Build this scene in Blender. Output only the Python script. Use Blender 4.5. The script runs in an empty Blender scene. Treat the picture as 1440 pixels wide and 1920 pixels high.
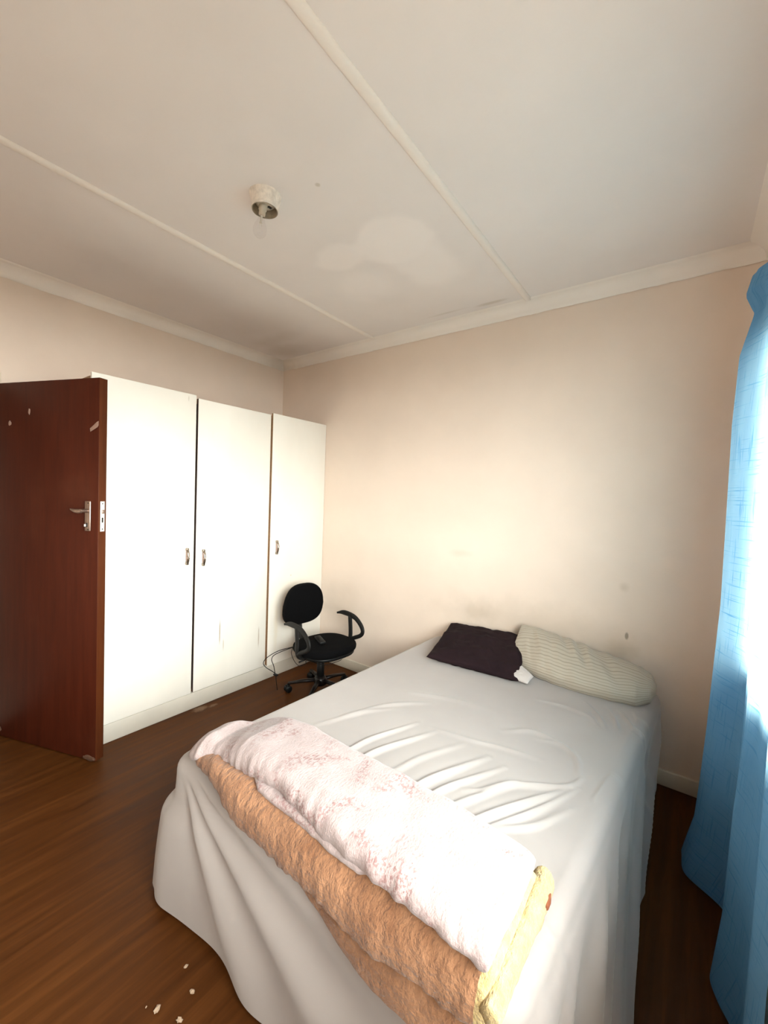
import bpy, bmesh, math, random
import numpy as np
from mathutils import Vector, Matrix, noise

random.seed(7)
PI = math.pi
scene = bpy.context.scene
col = scene.collection

# ------------------------------------------------------------------ camera
def make_camera():
    yaw, pitch, roll, f = 0.6378, -0.0366, 0.0366, 774.82
    cy, sy, cp, sp = math.cos(yaw), math.sin(yaw), math.cos(pitch), math.sin(pitch)
    fw = Vector((-sy * cp, cy * cp, sp))
    r = Vector((cy, sy, 0))
    u = r.cross(fw)
    cr, sr = math.cos(roll), math.sin(roll)
    r2, u2 = r * cr + u * sr, -r * sr + u * cr
    cam = bpy.data.cameras.new('camera')
    cam.sensor_fit = 'HORIZONTAL'
    cam.sensor_width = 36.0
    cam.lens = 36.0 * f / 1440.0
    cam.clip_start = 0.02
    o = bpy.data.objects.new('camera', cam)
    m = Matrix((r2, u2, -fw)).transposed().to_4x4()
    m.translation = (3.2265, -2.6413, 1.475)
    o.matrix_world = m
    col.objects.link(o)
    scene.camera = o
make_camera()

# ------------------------------------------------------------------ light
ROOM_X, ROOM_Y, CEIL = 3.46, -3.70, 2.7246
WIN_Y0, WIN_Y1, WIN_Z0, WIN_Z1 = -2.95, -0.66, 0.93, 2.14

world = bpy.data.worlds.new('sky')
scene.world = world
world.use_nodes = True
bg = world.node_tree.nodes['Background']
bg.inputs['Color'].default_value = (1.0, 0.975, 0.945, 1)      # bright overcast sky
def hazy_sky(strength):
    # hazy white sky: brightest towards the horizon
    n, l = world.node_tree.nodes, world.node_tree.links
    tc = n.new('ShaderNodeTexCoord'); sp = n.new('ShaderNodeSeparateXYZ')
    l.new(tc.outputs['Generated'], sp.inputs[0])
    mx = n.new('ShaderNodeMath'); mx.operation = 'MAXIMUM'; mx.inputs[1].default_value = 0.0
    l.new(sp.outputs['Z'], mx.inputs[0])
    ma = n.new('ShaderNodeMath'); ma.operation = 'MULTIPLY_ADD'
    ma.inputs[1].default_value = -0.12 * strength; ma.inputs[2].default_value = strength
    l.new(mx.outputs[0], ma.inputs[0]); l.new(ma.outputs[0], bg.inputs['Strength'])
hazy_sky(12.5)

pl = bpy.data.lights.new('window_portal', 'AREA')
pl.shape = 'RECTANGLE'
pl.size, pl.size_y = WIN_Y1 - WIN_Y0, WIN_Z1 - WIN_Z0
pl.cycles.is_portal = True
po = bpy.data.objects.new('window_portal', pl)
po.matrix_world = Matrix.Translation((ROOM_X + 0.235, (WIN_Y0 + WIN_Y1) / 2, (WIN_Z0 + WIN_Z1) / 2)) @ \
    Matrix(((0, 0, 1), (1, 0, 0), (0, 1, 0))).to_4x4()
col.objects.link(po)

scene.view_settings.view_transform = 'Standard'
scene.view_settings.look = 'None'
scene.view_settings.gamma = 1.0
scene.view_settings.use_curve_mapping = False
scene.view_settings.exposure = 2.0
scene.cycles.use_denoising = True
scene.cycles.max_bounces = 10
scene.cycles.diffuse_bounces = 8
scene.cycles.transmission_bounces = 6
scene.cycles.transparent_max_bounces = 12
scene.cycles.caustics_reflective = False
scene.cycles.caustics_refractive = False
scene.cycles.sample_clamp_indirect = 12

# ------------------------------------------------------------------ helpers
def mesh_obj(name, verts, faces, mat, parent=None, smooth=True, loc=None):
    me = bpy.data.meshes.new(name)
    me.from_pydata([tuple(v) for v in verts], [], [tuple(f) for f in faces])
    me.validate()
    if smooth:
        me.polygons.foreach_set('use_smooth', [True] * len(me.polygons))
    for m in (mat if isinstance(mat, (list, tuple)) else [mat]):
        me.materials.append(m)
    o = bpy.data.objects.new(name, me)
    col.objects.link(o)
    if parent: o.parent = parent
    if loc: o.location = loc
    return o

def bm_obj(name, bm, mat, parent=None, smooth=True):
    me = bpy.data.meshes.new(name)
    bmesh.ops.recalc_face_normals(bm, faces=bm.faces)
    bm.to_mesh(me); bm.free()
    if smooth:
        me.polygons.foreach_set('use_smooth', [True] * len(me.polygons))
    for m in (mat if isinstance(mat, (list, tuple)) else [mat]):
        me.materials.append(m)
    o = bpy.data.objects.new(name, me)
    col.objects.link(o)
    if parent: o.parent = parent
    return o

def autosmooth(o, ang=40):
    me = o.data
    bm = bmesh.new(); bm.from_mesh(me)
    for e in bm.edges:
        if len(e.link_faces) == 2 and e.calc_face_angle(0) > math.radians(ang):
            e.smooth = False
    bm.to_mesh(me); bm.free()
    return o

def empty(name, loc=(0, 0, 0), rz=0.0):
    o = bpy.data.objects.new(name, None)
    o.empty_display_size = 0.1
    o.location = loc; o.rotation_euler = (0, 0, rz)
    col.objects.link(o)
    return o

def tag(o, label=None, cat=None, group=None, kind=None):
    if label: o['label'] = label
    if cat: o['category'] = cat
    if group: o['group'] = group
    if kind: o['kind'] = kind
    return o

def add_box(bm, lo, hi, bevel=0.0, seg=2):
    c = [(a + b) / 2 for a, b in zip(lo, hi)]
    s = [abs(b - a) for a, b in zip(lo, hi)]
    g = bmesh.ops.create_cube(bm, size=1.0, matrix=Matrix.Translation(c) @ Matrix.Diagonal((*s, 1)))
    if bevel > 0:
        vs = set(g['verts'])
        es = [e for e in bm.edges if e.verts[0] in vs and e.verts[1] in vs]
        bmesh.ops.bevel(bm, geom=es, offset=bevel, segments=seg, profile=0.5, affect='EDGES')
    return bm

def box(name, lo, hi, mat, parent=None, bevel=0.0, seg=2):
    bm = bmesh.new(); add_box(bm, lo, hi, bevel, seg)
    o = bm_obj(name, bm, mat, parent, smooth=bevel > 0)
    if bevel > 0: autosmooth(o, 50)
    return o

def add_lathe(bm, prof, n=32, mat4=None):
    rings = []
    for r, z in prof:
        ring = []
        for k in range(n):
            a = 2 * PI * k / n
            p = Vector((r * math.cos(a), r * math.sin(a), z))
            ring.append(bm.verts.new(mat4 @ p if mat4 else p))
        rings.append(ring)
    for a, b in zip(rings, rings[1:]):
        for k in range(n):
            bm.faces.new((a[k], a[(k + 1) % n], b[(k + 1) % n], b[k]))
    if prof[0][0] > 1e-6: bm.faces.new(rings[0][::-1])
    if prof[-1][0] > 1e-6: bm.faces.new(rings[-1])
    return bm

def smooth_path(pts, n):
    """Catmull-Rom through pts"""
    P = [Vector(p) for p in pts]
    P = [P[0] * 2 - P[1]] + P + [P[-1] * 2 - P[-2]]
    out = []
    m = len(P) - 3
    for i in range(n + 1):
        t = i / n * m
        k = min(int(t), m - 1); u = t - k
        a, b, c, d = P[k:k + 4]
        out.append(0.5 * ((2 * b) + (c - a) * u + (2 * a - 5 * b + 4 * c - d) * u * u + (3 * b - a - 3 * c + d) * u ** 3))
    return out

def add_tube(bm, path, rad, n=12, sx=1.0, sy=1.0, up=Vector((0, 0, 1))):
    """round / elliptical tube along path; rad a number or list"""
    path = [Vector(p) for p in path]
    rings = []
    for i, p in enumerate(path):
        t = (path[min(i + 1, len(path) - 1)] - path[max(i - 1, 0)]).normalized()
        a = up.cross(t)
        if a.length < 1e-4: a = Vector((1, 0, 0)).cross(t)
        a.normalize(); b = t.cross(a)
        r = rad[i] if isinstance(rad, (list, tuple)) else rad
        rings.append([bm.verts.new(p + a * (math.cos(2 * PI * k / n) * r * sx) + b * (math.sin(2 * PI * k / n) * r * sy)) for k in range(n)])
    for A, B in zip(rings, rings[1:]):
        for k in range(n):
            bm.faces.new((A[k], A[(k + 1) % n], B[(k + 1) % n], B[k]))
    bm.faces.new(rings[0][::-1]); bm.faces.new(rings[-1])
    return bm

def smoothstep(a, b, x):
    t = np.clip((x - a) / (b - a), 0, 1) if isinstance(x, np.ndarray) else min(1, max(0, (x - a) / (b - a)))
    return t * t * (3 - 2 * t)

def interp(x, xs, ys):
    return np.interp(x, xs, ys)

# ------------------------------------------------------------------ materials
class NT:
    def __init__(self, name):
        self.m = bpy.data.materials.new(name)
        self.m.use_nodes = True
        self.t = self.m.node_tree
        self.n = self.t.nodes; self.l = self.t.links
        self.bsdf = self.n['Principled BSDF']
        self.out = self.n['Material Output']
    def node(self, kind, **kw):
        nd = self.n.new(kind)
        for k, v in kw.items():
            if k.startswith('_'): setattr(nd, k[1:], v)
        return nd
    def link(self, a, b): self.l.new(a, b)
    def pos(self):
        return self.node('ShaderNodeNewGeometry').outputs['Position']
    def objco(self):
        return self.node('ShaderNodeTexCoord').outputs['Object']
    def mapping(self, src, scale=(1, 1, 1), loc=(0, 0, 0), rot=(0, 0, 0)):
        m = self.node('ShaderNodeMapping')
        m.inputs['Scale'].default_value = scale; m.inputs['Location'].default_value = loc
        m.inputs['Rotation'].default_value = rot
        self.link(src, m.inputs['Vector']); return m.outputs['Vector']
    def noise(self, src, scale, detail=4, rough=0.55, dist=0.0):
        m = self.node('ShaderNodeTexNoise')
        m.inputs['Scale'].default_value = scale; m.inputs['Detail'].default_value = detail
        m.inputs['Roughness'].default_value = rough; m.inputs['Distortion'].default_value = dist
        self.link(src, m.inputs['Vector']); return m.outputs['Fac']
    def ramp(self, fac, stops, interp='LINEAR'):
        r = self.node('ShaderNodeValToRGB'); r.color_ramp.interpolation = interp
        els = r.color_ramp.elements
        while len(els) < len(stops): els.new(0.5)
        for e, (p, c) in zip(els, stops):
            e.position = p; e.color = (*c, 1) if len(c) == 3 else c
        self.link(fac, r.inputs['Fac']); return r.outputs['Color']
    def math(self, op, a, b=None, clamp=False):
        m = self.node('ShaderNodeMath'); m.operation = op; m.use_clamp = clamp
        for i, v in enumerate((a, b)):
            if v is None: continue
            if isinstance(v, (int, float)): m.inputs[i].default_value = v
            else: self.link(v, m.inputs[i])
        return m.outputs[0]
    def mix(self, fac, a, b, mode='MIX'):
        m = self.node('ShaderNodeMix'); m.data_type = 'RGBA'; m.blend_type = mode
        for s, v in ((m.inputs[0], fac), (m.inputs[6], a), (m.inputs[7], b)):
            if isinstance(v, (int, float)): s.default_value = v
            elif isinstance(v, (tuple, list)): s.default_value = (*v, 1)
            else: self.link(v, s)
        return m.outputs[2]
    def maprange(self, v, a, b, c=0.0, d=1.0, smooth=True):
        m = self.node('ShaderNodeMapRange')
        m.interpolation_type = 'SMOOTHSTEP' if smooth else 'LINEAR'
        for i, x in enumerate((a, b, c, d)): m.inputs[1 + i].default_value = x
        self.link(v, m.inputs[0]); return m.outputs[0]
    def bump(self, h, strength=0.2, dist=0.01, prev=None):
        b = self.node('ShaderNodeBump'); b.inputs['Strength'].default_value = strength
        b.inputs['Distance'].default_value = dist
        self.link(h, b.inputs['Height'])
        if prev is not None: self.link(prev, b.inputs['Normal'])
        self.link(b.outputs['Normal'], self.bsdf.inputs['Normal']); return b.outputs['Normal']
    def color(self, c):
        if isinstance(c, (tuple, list)): self.bsdf.inputs['Base Color'].default_value = (*c, 1)
        else: self.link(c, self.bsdf.inputs['Base Color'])
    def set(self, **kw):
        for k, v in kw.items(): self.bsdf.inputs[k.replace('_', ' ').replace('IOR ', 'IOR ')].default_value = v
    def spots(self, base, lst, warp=0.25, nscale=9.0):
        """marks with a shape of their own on the surface, each (centre, radii, colour, strength, softness), world space"""
        p = self.pos()
        nz = self.node('ShaderNodeTexNoise'); nz.inputs['Scale'].default_value = nscale; nz.inputs['Detail'].default_value = 3
        self.link(p, nz.inputs['Vector'])
        for c, r, colr, st, soft in lst:
            v = self.mapping(p, scale=tuple(1.0 / x for x in r), loc=tuple(-a / b for a, b in zip(c, r)))
            ln = self.node('ShaderNodeVectorMath'); ln.operation = 'LENGTH'; self.link(v, ln.inputs[0])
            d = self.math('ADD', ln.outputs['Value'], self.math('MULTIPLY', self.math('SUBTRACT', nz.outputs['Fac'], 0.5), warp * 4))
            f = self.maprange(d, 1.0 - soft, 1.0 + soft * 0.3, st, 0.0)
            base = self.mix(f, base, colr)
        return base

def simple(name, colr, rough=0.5, metal=0.0, spec=0.5, var=0.0, vscale=20, bump=0.0, bscale=200, bdist=0.002):
    t = NT(name)
    t.set(Roughness=rough, Metallic=metal); t.bsdf.inputs['Specular IOR Level'].default_value = spec
    p = t.objco()
    if var > 0:
        f = t.noise(p, vscale, 4)
        t.color(t.ramp(f, [(0.25, tuple(c * (1 - var) for c in colr)), (0.75, tuple(min(1, c * (1 + var)) for c in colr))]))
    else: t.color(colr)
    if bump > 0: t.bump(t.noise(p, bscale, 3), bump, bdist)
    return t.m

def wall_paint(name, colr, marks=None):
    t = NT(name); p = t.pos()
    f = t.noise(p, 1.6, 4, 0.6)
    c = t.ramp(f, [(0.3, tuple(x * 0.955 for x in colr)), (0.7, tuple(min(1, x * 1.03) for x in colr))])
    if marks: c = t.spots(c, marks)
    t.color(c); t.set(Roughness=0.62); t.bsdf.inputs['Specular IOR Level'].default_value = 0.25
    n1 = t.bump(t.noise(p, 7.0, 3), 0.12, 0.02)
    t.bump(t.noise(p, 140.0, 2), 0.12, 0.002, n1)
    return t.m

WALL = (0.74, 0.625, 0.53)
GRIME = (0.36, 0.29, 0.20)
M = {}
M['wall'] = wall_paint('beige_wall_paint', WALL)
M['wall_back'] = wall_paint('beige_wall_paint_marked', WALL, [
    ((2.45, 0, 0.70), (0.75, 0.3, 0.17), GRIME, 0.22, 0.9),
    ((2.10, 0, 0.72), (0.16, 0.3, 0.07), GRIME, 0.25, 0.9),
    ((2.977, 0, 0.753), (0.010, 0.3, 0.022), (0.20, 0.16, 0.11), 0.7, 0.5),
    ((2.95, 0, 0.66), (0.10, 0.3, 0.06), GRIME, 0.35, 0.9),
    ((2.95, 0, 1.02), (0.03, 0.3, 0.03), GRIME, 0.25, 0.9),
    ((1.95, 0, 1.10), (0.10, 0.3, 0.03), GRIME, 0.15, 0.9),
    ((0.9, 0, 0.55), (0.25, 0.3, 0.20), GRIME, 0.16, 0.9),
])
CEILC = (0.75, 0.70, 0.67)
def ceil_mat():
    t = NT('ceiling_paint'); p = t.pos()
    f = t.noise(p, 1.3, 4, 0.6)
    c = t.ramp(f, [(0.3, tuple(x * 0.96 for x in CEILC)), (0.7, tuple(min(1, x * 1.03) for x in CEILC))])
    pale = (0.84, 0.785, 0.75)
    z = CEIL
    damp = (0.48, 0.41, 0.325)
    c = t.spots(c, [
        ((1.98, -0.98, z), (0.22, 0.20, 0.4), pale, 0.75, 0.25),
        ((2.02, -0.78, z), (0.20, 0.30, 0.4), pale, 0.7, 0.4),
        ((1.68, -1.02, z), (0.17, 0.12, 0.4), pale, 0.6, 0.3),
        ((1.60, -0.72, z), (0.22, 0.18, 0.4), pale, 0.45, 0.6),
        ((0.30, -0.22, z), (0.24, 0.16, 0.4), damp, 0.4, 0.9),
        ((0.42, -0.45, z), (0.30, 0.10, 0.4), damp, 0.25, 0.9),
        ((0.55, -0.70, z), (0.5, 0.30, 0.4), damp, 0.15, 1.0),
        ((2.15, -0.13, z), (0.12, 0.02, 0.4), damp, 0.5, 0.8),
        ((1.85, -0.15, z), (0.16, 0.015, 0.4), damp, 0.35, 0.8),
        ((1.95, -1.45, z), (0.012, 0.012, 0.4), damp, 0.6, 0.6),
    ], warp=0.18, nscale=5.0)
    t.color(c); t.set(Roughness=0.7); t.bsdf.inputs['Specular IOR Level'].default_value = 0.2
    n1 = t.bump(t.noise(p, 5.0, 3), 0.10, 0.02)
    t.bump(t.noise(p, 120.0, 2), 0.08, 0.002, n1)
    return t.m
M['ceiling'] = ceil_mat()
M['cornice'] = wall_paint('cornice_paint', (0.80, 0.74, 0.68), [((0.05, -0.05, 2.68), (0.30, 0.22, 0.3), (0.50, 0.42, 0.33), 0.45, 0.9)])
M['skirting'] = simple('skirting_paint', (0.66, 0.60, 0.50), 0.45, var=0.08, vscale=6)

def floor_mat():
    t = NT('brown_woodgrain_floor'); p = t.pos()
    v = t.mapping(p, scale=(14.0, 0.9, 1.0))
    grain = t.noise(v, 2.2, 6, 0.62, 0.4)
    c = t.ramp(grain, [(0.25, (0.030, 0.0090, 0.0020)), (0.5, (0.066, 0.0208, 0.0043)), (0.75, (0.116, 0.040, 0.009))])
    big = t.noise(t.mapping(p, scale=(5.0, 0.8, 1)), 1.2, 3)
    c = t.mix(0.35, c, t.ramp(big, [(0.3, (0.046, 0.014, 0.003)), (0.7, (0.092, 0.033, 0.0065))]))
    # short dark figure marks in the grain
    w = t.noise(t.mapping(p, scale=(26.0, 5.0, 1)), 1.5, 2, 0.5, 0.8)
    c = t.mix(t.maprange(w, 0.66, 0.76, 0, 0.55), c, (0.048, 0.017, 0.006))
    dust = t.noise(p, 2.3, 5, 0.7)
    c = t.mix(t.maprange(dust, 0.5, 0.85, 0, 0.16), c, (0.12, 0.06, 0.028))
    c = t.spots(c, [((0.635, -1.15, 0), (0.035, 0.05, 0.3), (0.24, 0.16, 0.10), 0.6, 0.6),
                    ((0.66, -1.07, 0), (0.018, 0.035, 0.3), (0.24, 0.16, 0.10), 0.5, 0.6)], warp=0.3, nscale=40)
    t.color(c)
    t.link(t.maprange(grain, 0.2, 0.8, 0.42, 0.58), t.bsdf.inputs['Roughness'])
    t.bsdf.inputs['Specular IOR Level'].default_value = 0.12
    t.bump(grain, 0.12, 0.003)
    return t.m
M['floor'] = floor_mat()

def wardrobe_paint():
    t = NT('cream_wardrobe_paint'); p = t.pos()
    f = t.noise(t.mapping(p, scale=(1, 1, 0.4)), 3.0, 4)
    c = t.ramp(f, [(0.3, (0.74, 0.71, 0.64)), (0.7, (0.80, 0.77, 0.70))])
    sc = (0.36, 0.27, 0.18)
    c = t.spots(c, [
        ((0.6, -0.995, 0.48), (0.2, 0.005, 0.10), sc, 0.8, 0.5),
        ((0.6, -0.965, 0.38), (0.2, 0.004, 0.05), sc, 0.6, 0.5),
        ((0.6, -0.665, 0.36), (0.2, 0.006, 0.09), sc, 0.6, 0.5),
        ((0.6, -1.265, 1.04), (0.2, 0.004, 0.10), (0.55, 0.46, 0.30), 0.55, 0.6),
        ((0.6, -1.135, 0.95), (0.2, 0.02, 0.03), (0.75, 0.62, 0.38), 0.5, 0.9),
        ((0.6, -0.50, 0.42), (0.2, 0.025, 0.22), (0.70, 0.58, 0.38), 0.4, 0.9),
        ((0.6, -0.36, 0.80), (0.2, 0.008, 0.008), sc, 0.6, 0.5),
        ((0.6, -1.25, 2.06), (0.2, 0.004, 0.02), sc, 0.4, 0.5),
        ((0.6, -0.40, 1.0), (0.2, 0.26, 0.9), (0.76, 0.69, 0.58), 0.4, 1.0),
    ], warp=0.12, nscale=30)
    t.color(c); t.set(Roughness=0.42); t.bsdf.inputs['Specular IOR Level'].default_value = 0.4
    t.bump(t.noise(p, 60, 3), 0.05, 0.002)
    return t.m
M['wardrobe'] = wardrobe_paint()
M['chipboard'] = simple('raw_chipboard', (0.33, 0.20, 0.11), 0.8, var=0.25, vscale=120)
M['plinth'] = simple('dusty_plinth_paint', (0.52, 0.485, 0.42), 0.5, var=0.07, vscale=5)
M['edge_dark'] = simple('dark_unpainted_edge', (0.07, 0.04, 0.035), 0.8, var=0.2, vscale=60)
M['chrome'] = simple('tarnished_chrome', (0.36, 0.30, 0.24), 0.3, 1.0)
M['brushed'] = simple('worn_brushed_metal', (0.40, 0.31, 0.26), 0.4, 1.0, var=0.12, vscale=60)
M['steel'] = simple('pale_steel', (0.84, 0.82, 0.78), 0.35, 0.4)
M['dark_hole'] = simple('dark_recess', (0.015, 0.012, 0.01), 0.8)
M['pull_grip'] = simple('pink_tinted_clear_grip', (0.36, 0.25, 0.20), 0.2)

def door_mat(name, c0, c1):
    t = NT(name); p = t.objco()
    g = t.noise(t.mapping(p, scale=(9, 9, 0.7)), 3.0, 6, 0.65, 0.3)
    fine = t.noise(t.mapping(p, scale=(60, 60, 2.0)), 3.0, 3)
    c = t.ramp(t.math('ADD', t.math('MULTIPLY', g, 0.7), t.math('MULTIPLY', fine, 0.3)), [(0.3, c0), (0.72, c1)])
    wear = t.noise(p, 1.8, 4)
    c = t.mix(t.maprange(wear, 0.55, 0.8, 0, 0.35), c, (0.115, 0.040, 0.020))
    sc = t.noise(t.mapping(p, scale=(30, 30, 12)), 1.0, 1)
    c = t.mix(t.maprange(sc, 0.79, 0.84, 0, 0.35), c, (0.28, 0.14, 0.09))
    t.color(c); t.set(Roughness=0.5); t.bsdf.inputs['Specular IOR Level'].default_value = 0.15
    t.bump(g, 0.06, 0.003)
    return t.m
M['door'] = door_mat('mahogany_stained_wood', (0.038, 0.0068, 0.0026), (0.072, 0.0135, 0.005))
M['door_edge'] = door_mat('mahogany_door_edge', (0.052, 0.0125, 0.0035), (0.095, 0.025, 0.0065))
M['door_dirt'] = simple('scuffed_bare_wood', (0.085, 0.04, 0.022), 0.8, var=0.25, vscale=80)
M['tack'] = simple('dried_adhesive', (0.27, 0.17, 0.13), 0.7, var=0.1)
M['frame_paint'] = simple('cream_frame_paint', (0.70, 0.62, 0.49), 0.5, var=0.05)

def cloth(name, c0, c1, scale=3.0, weave=500, wb=0.06, rough=0.85, sheen=0.25):
    t = NT(name); p = t.objco()
    t.color(t.ramp(t.noise(p, scale, 4), [(0.3, c0), (0.7, c1)]))
    t.set(Roughness=rough); t.bsdf.inputs['Specular IOR Level'].default_value = 0.15
    t.bsdf.inputs['Sheen Weight'].default_value = sheen
    t.bump(t.noise(p, weave, 2), wb, 0.002)
    return t
M['sheet'] = cloth('grey_cotton_sheet', (0.325, 0.297, 0.282), (0.355, 0.327, 0.312)).m
M['mattress'] = simple('mattress_ticking', (0.6, 0.57, 0.52), 0.9)
M['divan'] = simple('divan_fabric', (0.12, 0.10, 0.09), 0.9)
M['plum'] = cloth('dark_plum_cotton', (0.0110, 0.0048, 0.0066), (0.017, 0.0082, 0.0105), 4, 300, 0.12, 0.9, 0.0).m
M['white_pillow'] = cloth('white_pillow_cotton', (0.48, 0.44, 0.42), (0.54, 0.50, 0.48), 10).m

def striped():
    t = NT('grey_striped_cotton')
    uv = t.node('ShaderNodeUVMap').outputs['UV']
    sep = t.node('ShaderNodeSeparateXYZ'); t.link(uv, sep.inputs[0])
    wob = t.noise(uv, 6.0, 2)
    v = t.math('ADD', sep.outputs['Y'], t.math('MULTIPLY', wob, 0.006))
    s = t.math('SINE', t.math('MULTIPLY', v, 2 * PI * 58))
    s2 = t.math('SINE', t.math('MULTIPLY', v, 2 * PI * 29))
    st = t.math('MULTIPLY', t.maprange(s, 0.25, 0.85), t.maprange(s2, -1.0, 0.3, 0.55, 1.0))
    c = t.mix(t.math('MULTIPLY', st, 0.75), (0.43, 0.385, 0.315), (0.27, 0.24, 0.19))
    t.color(c); t.set(Roughness=0.9); t.bsdf.inputs['Specular IOR Level'].default_value = 0.1
    t.bsdf.inputs['Sheen Weight'].default_value = 0.2
    n1 = t.bump(s, 0.15, 0.002)
    t.bump(t.noise(t.objco(), 260, 2), 0.1, 0.002, n1)
    return t.m
M['striped'] = striped()

def fleece(name, c0, c1, spot=None, fine=170, st=0.5, big=14):
    t = NT(name); p = t.objco()
    c = t.ramp(t.noise(p, big, 4), [(0.3, c0), (0.7, c1)])
    if spot:
        f = t.noise(p, 9.0, 3, 0.6, 0.6); g = t.noise(t.mapping(p, scale=(1, 0.6, 1)), 130.0, 3, 0.7)
        c = t.mix(t.math('MULTIPLY', t.maprange(f, 0.46, 0.62), t.maprange(g, 0.46, 0.60)), c, spot)
    t.color(c); t.set(Roughness=0.95); t.bsdf.inputs['Specular IOR Level'].default_value = 0.08
    t.bsdf.inputs['Sheen Weight'].default_value = 0.2; t.bsdf.inputs['Sheen Roughness'].default_value = 0.5
    n1 = t.bump(t.noise(t.mapping(p, scale=(1, 0.55, 1)), fine, 3, 0.6), st, 0.009)
    t.bump(t.noise(p, fine * 4, 2), 0.3, 0.002, n1)
    return t.m
M['pink'] = fleece('pale_pink_fleece', (0.29, 0.23, 0.222), (0.33, 0.275, 0.268), (0.225, 0.135, 0.13), 170, 0.35)
M['peach'] = fleece('peach_plush_fleece', (0.16, 0.074, 0.037), (0.29, 0.150, 0.080), None, 70, 1.0)
M['cream_fleece'] = fleece('cream_sherpa_edge', (0.36, 0.26, 0.11), (0.44, 0.345, 0.18), None, 130, 0.9, 40)
M['brown_label'] = simple('brown_label', (0.16, 0.045, 0.015), 0.9, var=0.4, vscale=90)

def curtain_mat():
    t = NT('blue_slub_curtain_cloth')
    uv = t.node('ShaderNodeUVMap').outputs['UV']          # metres across / down the cloth
    a = t.noise(t.mapping(uv, scale=(150, 5, 1)), 1.0, 3, 0.6)
    b = t.noise(t.mapping(uv, scale=(5, 145, 1), loc=(3.1, 7.7, 0)), 1.0, 3, 0.6)
    slub = t.math('MAXIMUM', t.maprange(a, 0.56, 0.68), t.maprange(b, 0.56, 0.68))
    weave = t.noise(uv, 900, 2)
    base = t.ramp(weave, [(0.3, (0.105, 0.295, 0.56)), (0.7, (0.13, 0.34, 0.62))])
    c = t.mix(t.math('MULTIPLY', slub, 0.3), base, (0.07, 0.27, 0.55))
    t.color(c); t.set(Roughness=0.9); t.bsdf.inputs['Specular IOR Level'].default_value = 0.1
    tr = t.node('ShaderNodeBsdfTranslucent'); t.link(t.mix(t.math('MULTIPLY', slub, 0.85), (0.46, 0.72, 0.82), (0.10, 0.36, 0.60)), tr.inputs['Color'])
    mx = t.node('ShaderNodeMixShader'); mx.inputs[0].default_value = 0.26
    t.link(t.bsdf.outputs[0], mx.inputs[1]); t.link(tr.outputs[0], mx.inputs[2])
    t.link(mx.outputs[0], t.out.inputs['Surface'])
    return t.m
M['curtain'] = curtain_mat()

def glass_mat():
    t = NT('window_glass')
    t.n.remove(t.bsdf)
    tr = t.node('ShaderNodeBsdfTransparent'); tr.inputs[0].default_value = (0.96, 0.98, 0.97, 1)
    gl = t.node('ShaderNodeBsdfGlossy'); gl.inputs['Roughness'].default_value = 0.02
    lw = t.node('ShaderNodeLayerWeight'); lw.inputs[0].default_value = 0.5
    mx = t.node('ShaderNodeMixShader')
    t.link(t.math('ADD', t.math('MULTIPLY', t.math('POWER', lw.outputs['Facing'], 5.0), 0.6), 0.03), mx.inputs[0]); t.link(tr.outputs[0], mx.inputs[1]); t.link(gl.outputs[0], mx.inputs[2])
    t.link(mx.outputs[0], t.out.inputs['Surface'])
    return t.m
M['glass'] = glass_mat()
M['window_paint'] = simple('white_window_paint', (0.72, 0.70, 0.66), 0.45)
M['black_plastic'] = simple('black_plastic', (0.0045, 0.0048, 0.005), 0.42, spec=0.22, var=0.1)
M['grey_plastic'] = simple('dusty_dark_grey_plastic', (0.0095, 0.009, 0.0085), 0.5, spec=0.22, var=0.15)
M['black_fabric'] = simple('black_chair_fabric', (0.0018, 0.0018, 0.0022), 0.95, spec=0.1, var=0.2, vscale=80, bump=0.2, bscale=400)
M['base_metal'] = simple('scuffed_base_plastic', (0.008, 0.0055, 0.005), 0.35, spec=0.22, var=0.2)
M['bulb_glass'] = None
def bulb_glass():
    t = NT('clear_bulb_glass')
    t.n.remove(t.bsdf)
    tr = t.node('ShaderNodeBsdfTransparent'); tr.inputs[0].default_value = (0.985, 0.98, 0.98, 1)
    gl = t.node('ShaderNodeBsdfGlossy'); gl.inputs['Roughness'].default_value = 0.05
    lw = t.node('ShaderNodeLayerWeight'); lw.inputs[0].default_value = 0.25
    mx = t.node('ShaderNodeMixShader')
    t.link(t.math('ADD', t.math('MULTIPLY', t.math('POWER', lw.outputs['Facing'], 3.0), 0.22), 0.03), mx.inputs[0])
    t.link(tr.outputs[0], mx.inputs[1]); t.link(gl.outputs[0], mx.inputs[2])
    t.link(mx.outputs[0], t.out.inputs['Surface'])
    return t.m
M['bulb_glass'] = bulb_glass()
M['lamp_paint'] = simple('flaking_white_paint', (0.74, 0.68, 0.61), 0.55, var=0.22, vscale=45, bump=0.4, bscale=60, bdist=0.004)
M['lamp_inner'] = simple('tarnished_lamp_inside', (0.30, 0.25, 0.18), 0.45, var=0.3, vscale=40)
M['porcelain'] = simple('aged_porcelain', (0.55, 0.48, 0.38), 0.4)
M['paper'] = simple('pale_paper_scrap', (0.40, 0.30, 0.21), 0.8, var=0.15, vscale=150)
M['ground'] = simple('dark_garden_soil', (0.07, 0.06, 0.045), 0.9, var=0.15, vscale=2)

# ------------------------------------------------------------------ room shell
T = 0.22          # wall thickness
DOOR_Y0, DOOR_Y1, DOOR_H = -2.93, -2.085, 2.06
def structure(o): o['kind'] = 'structure'; return o

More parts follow.
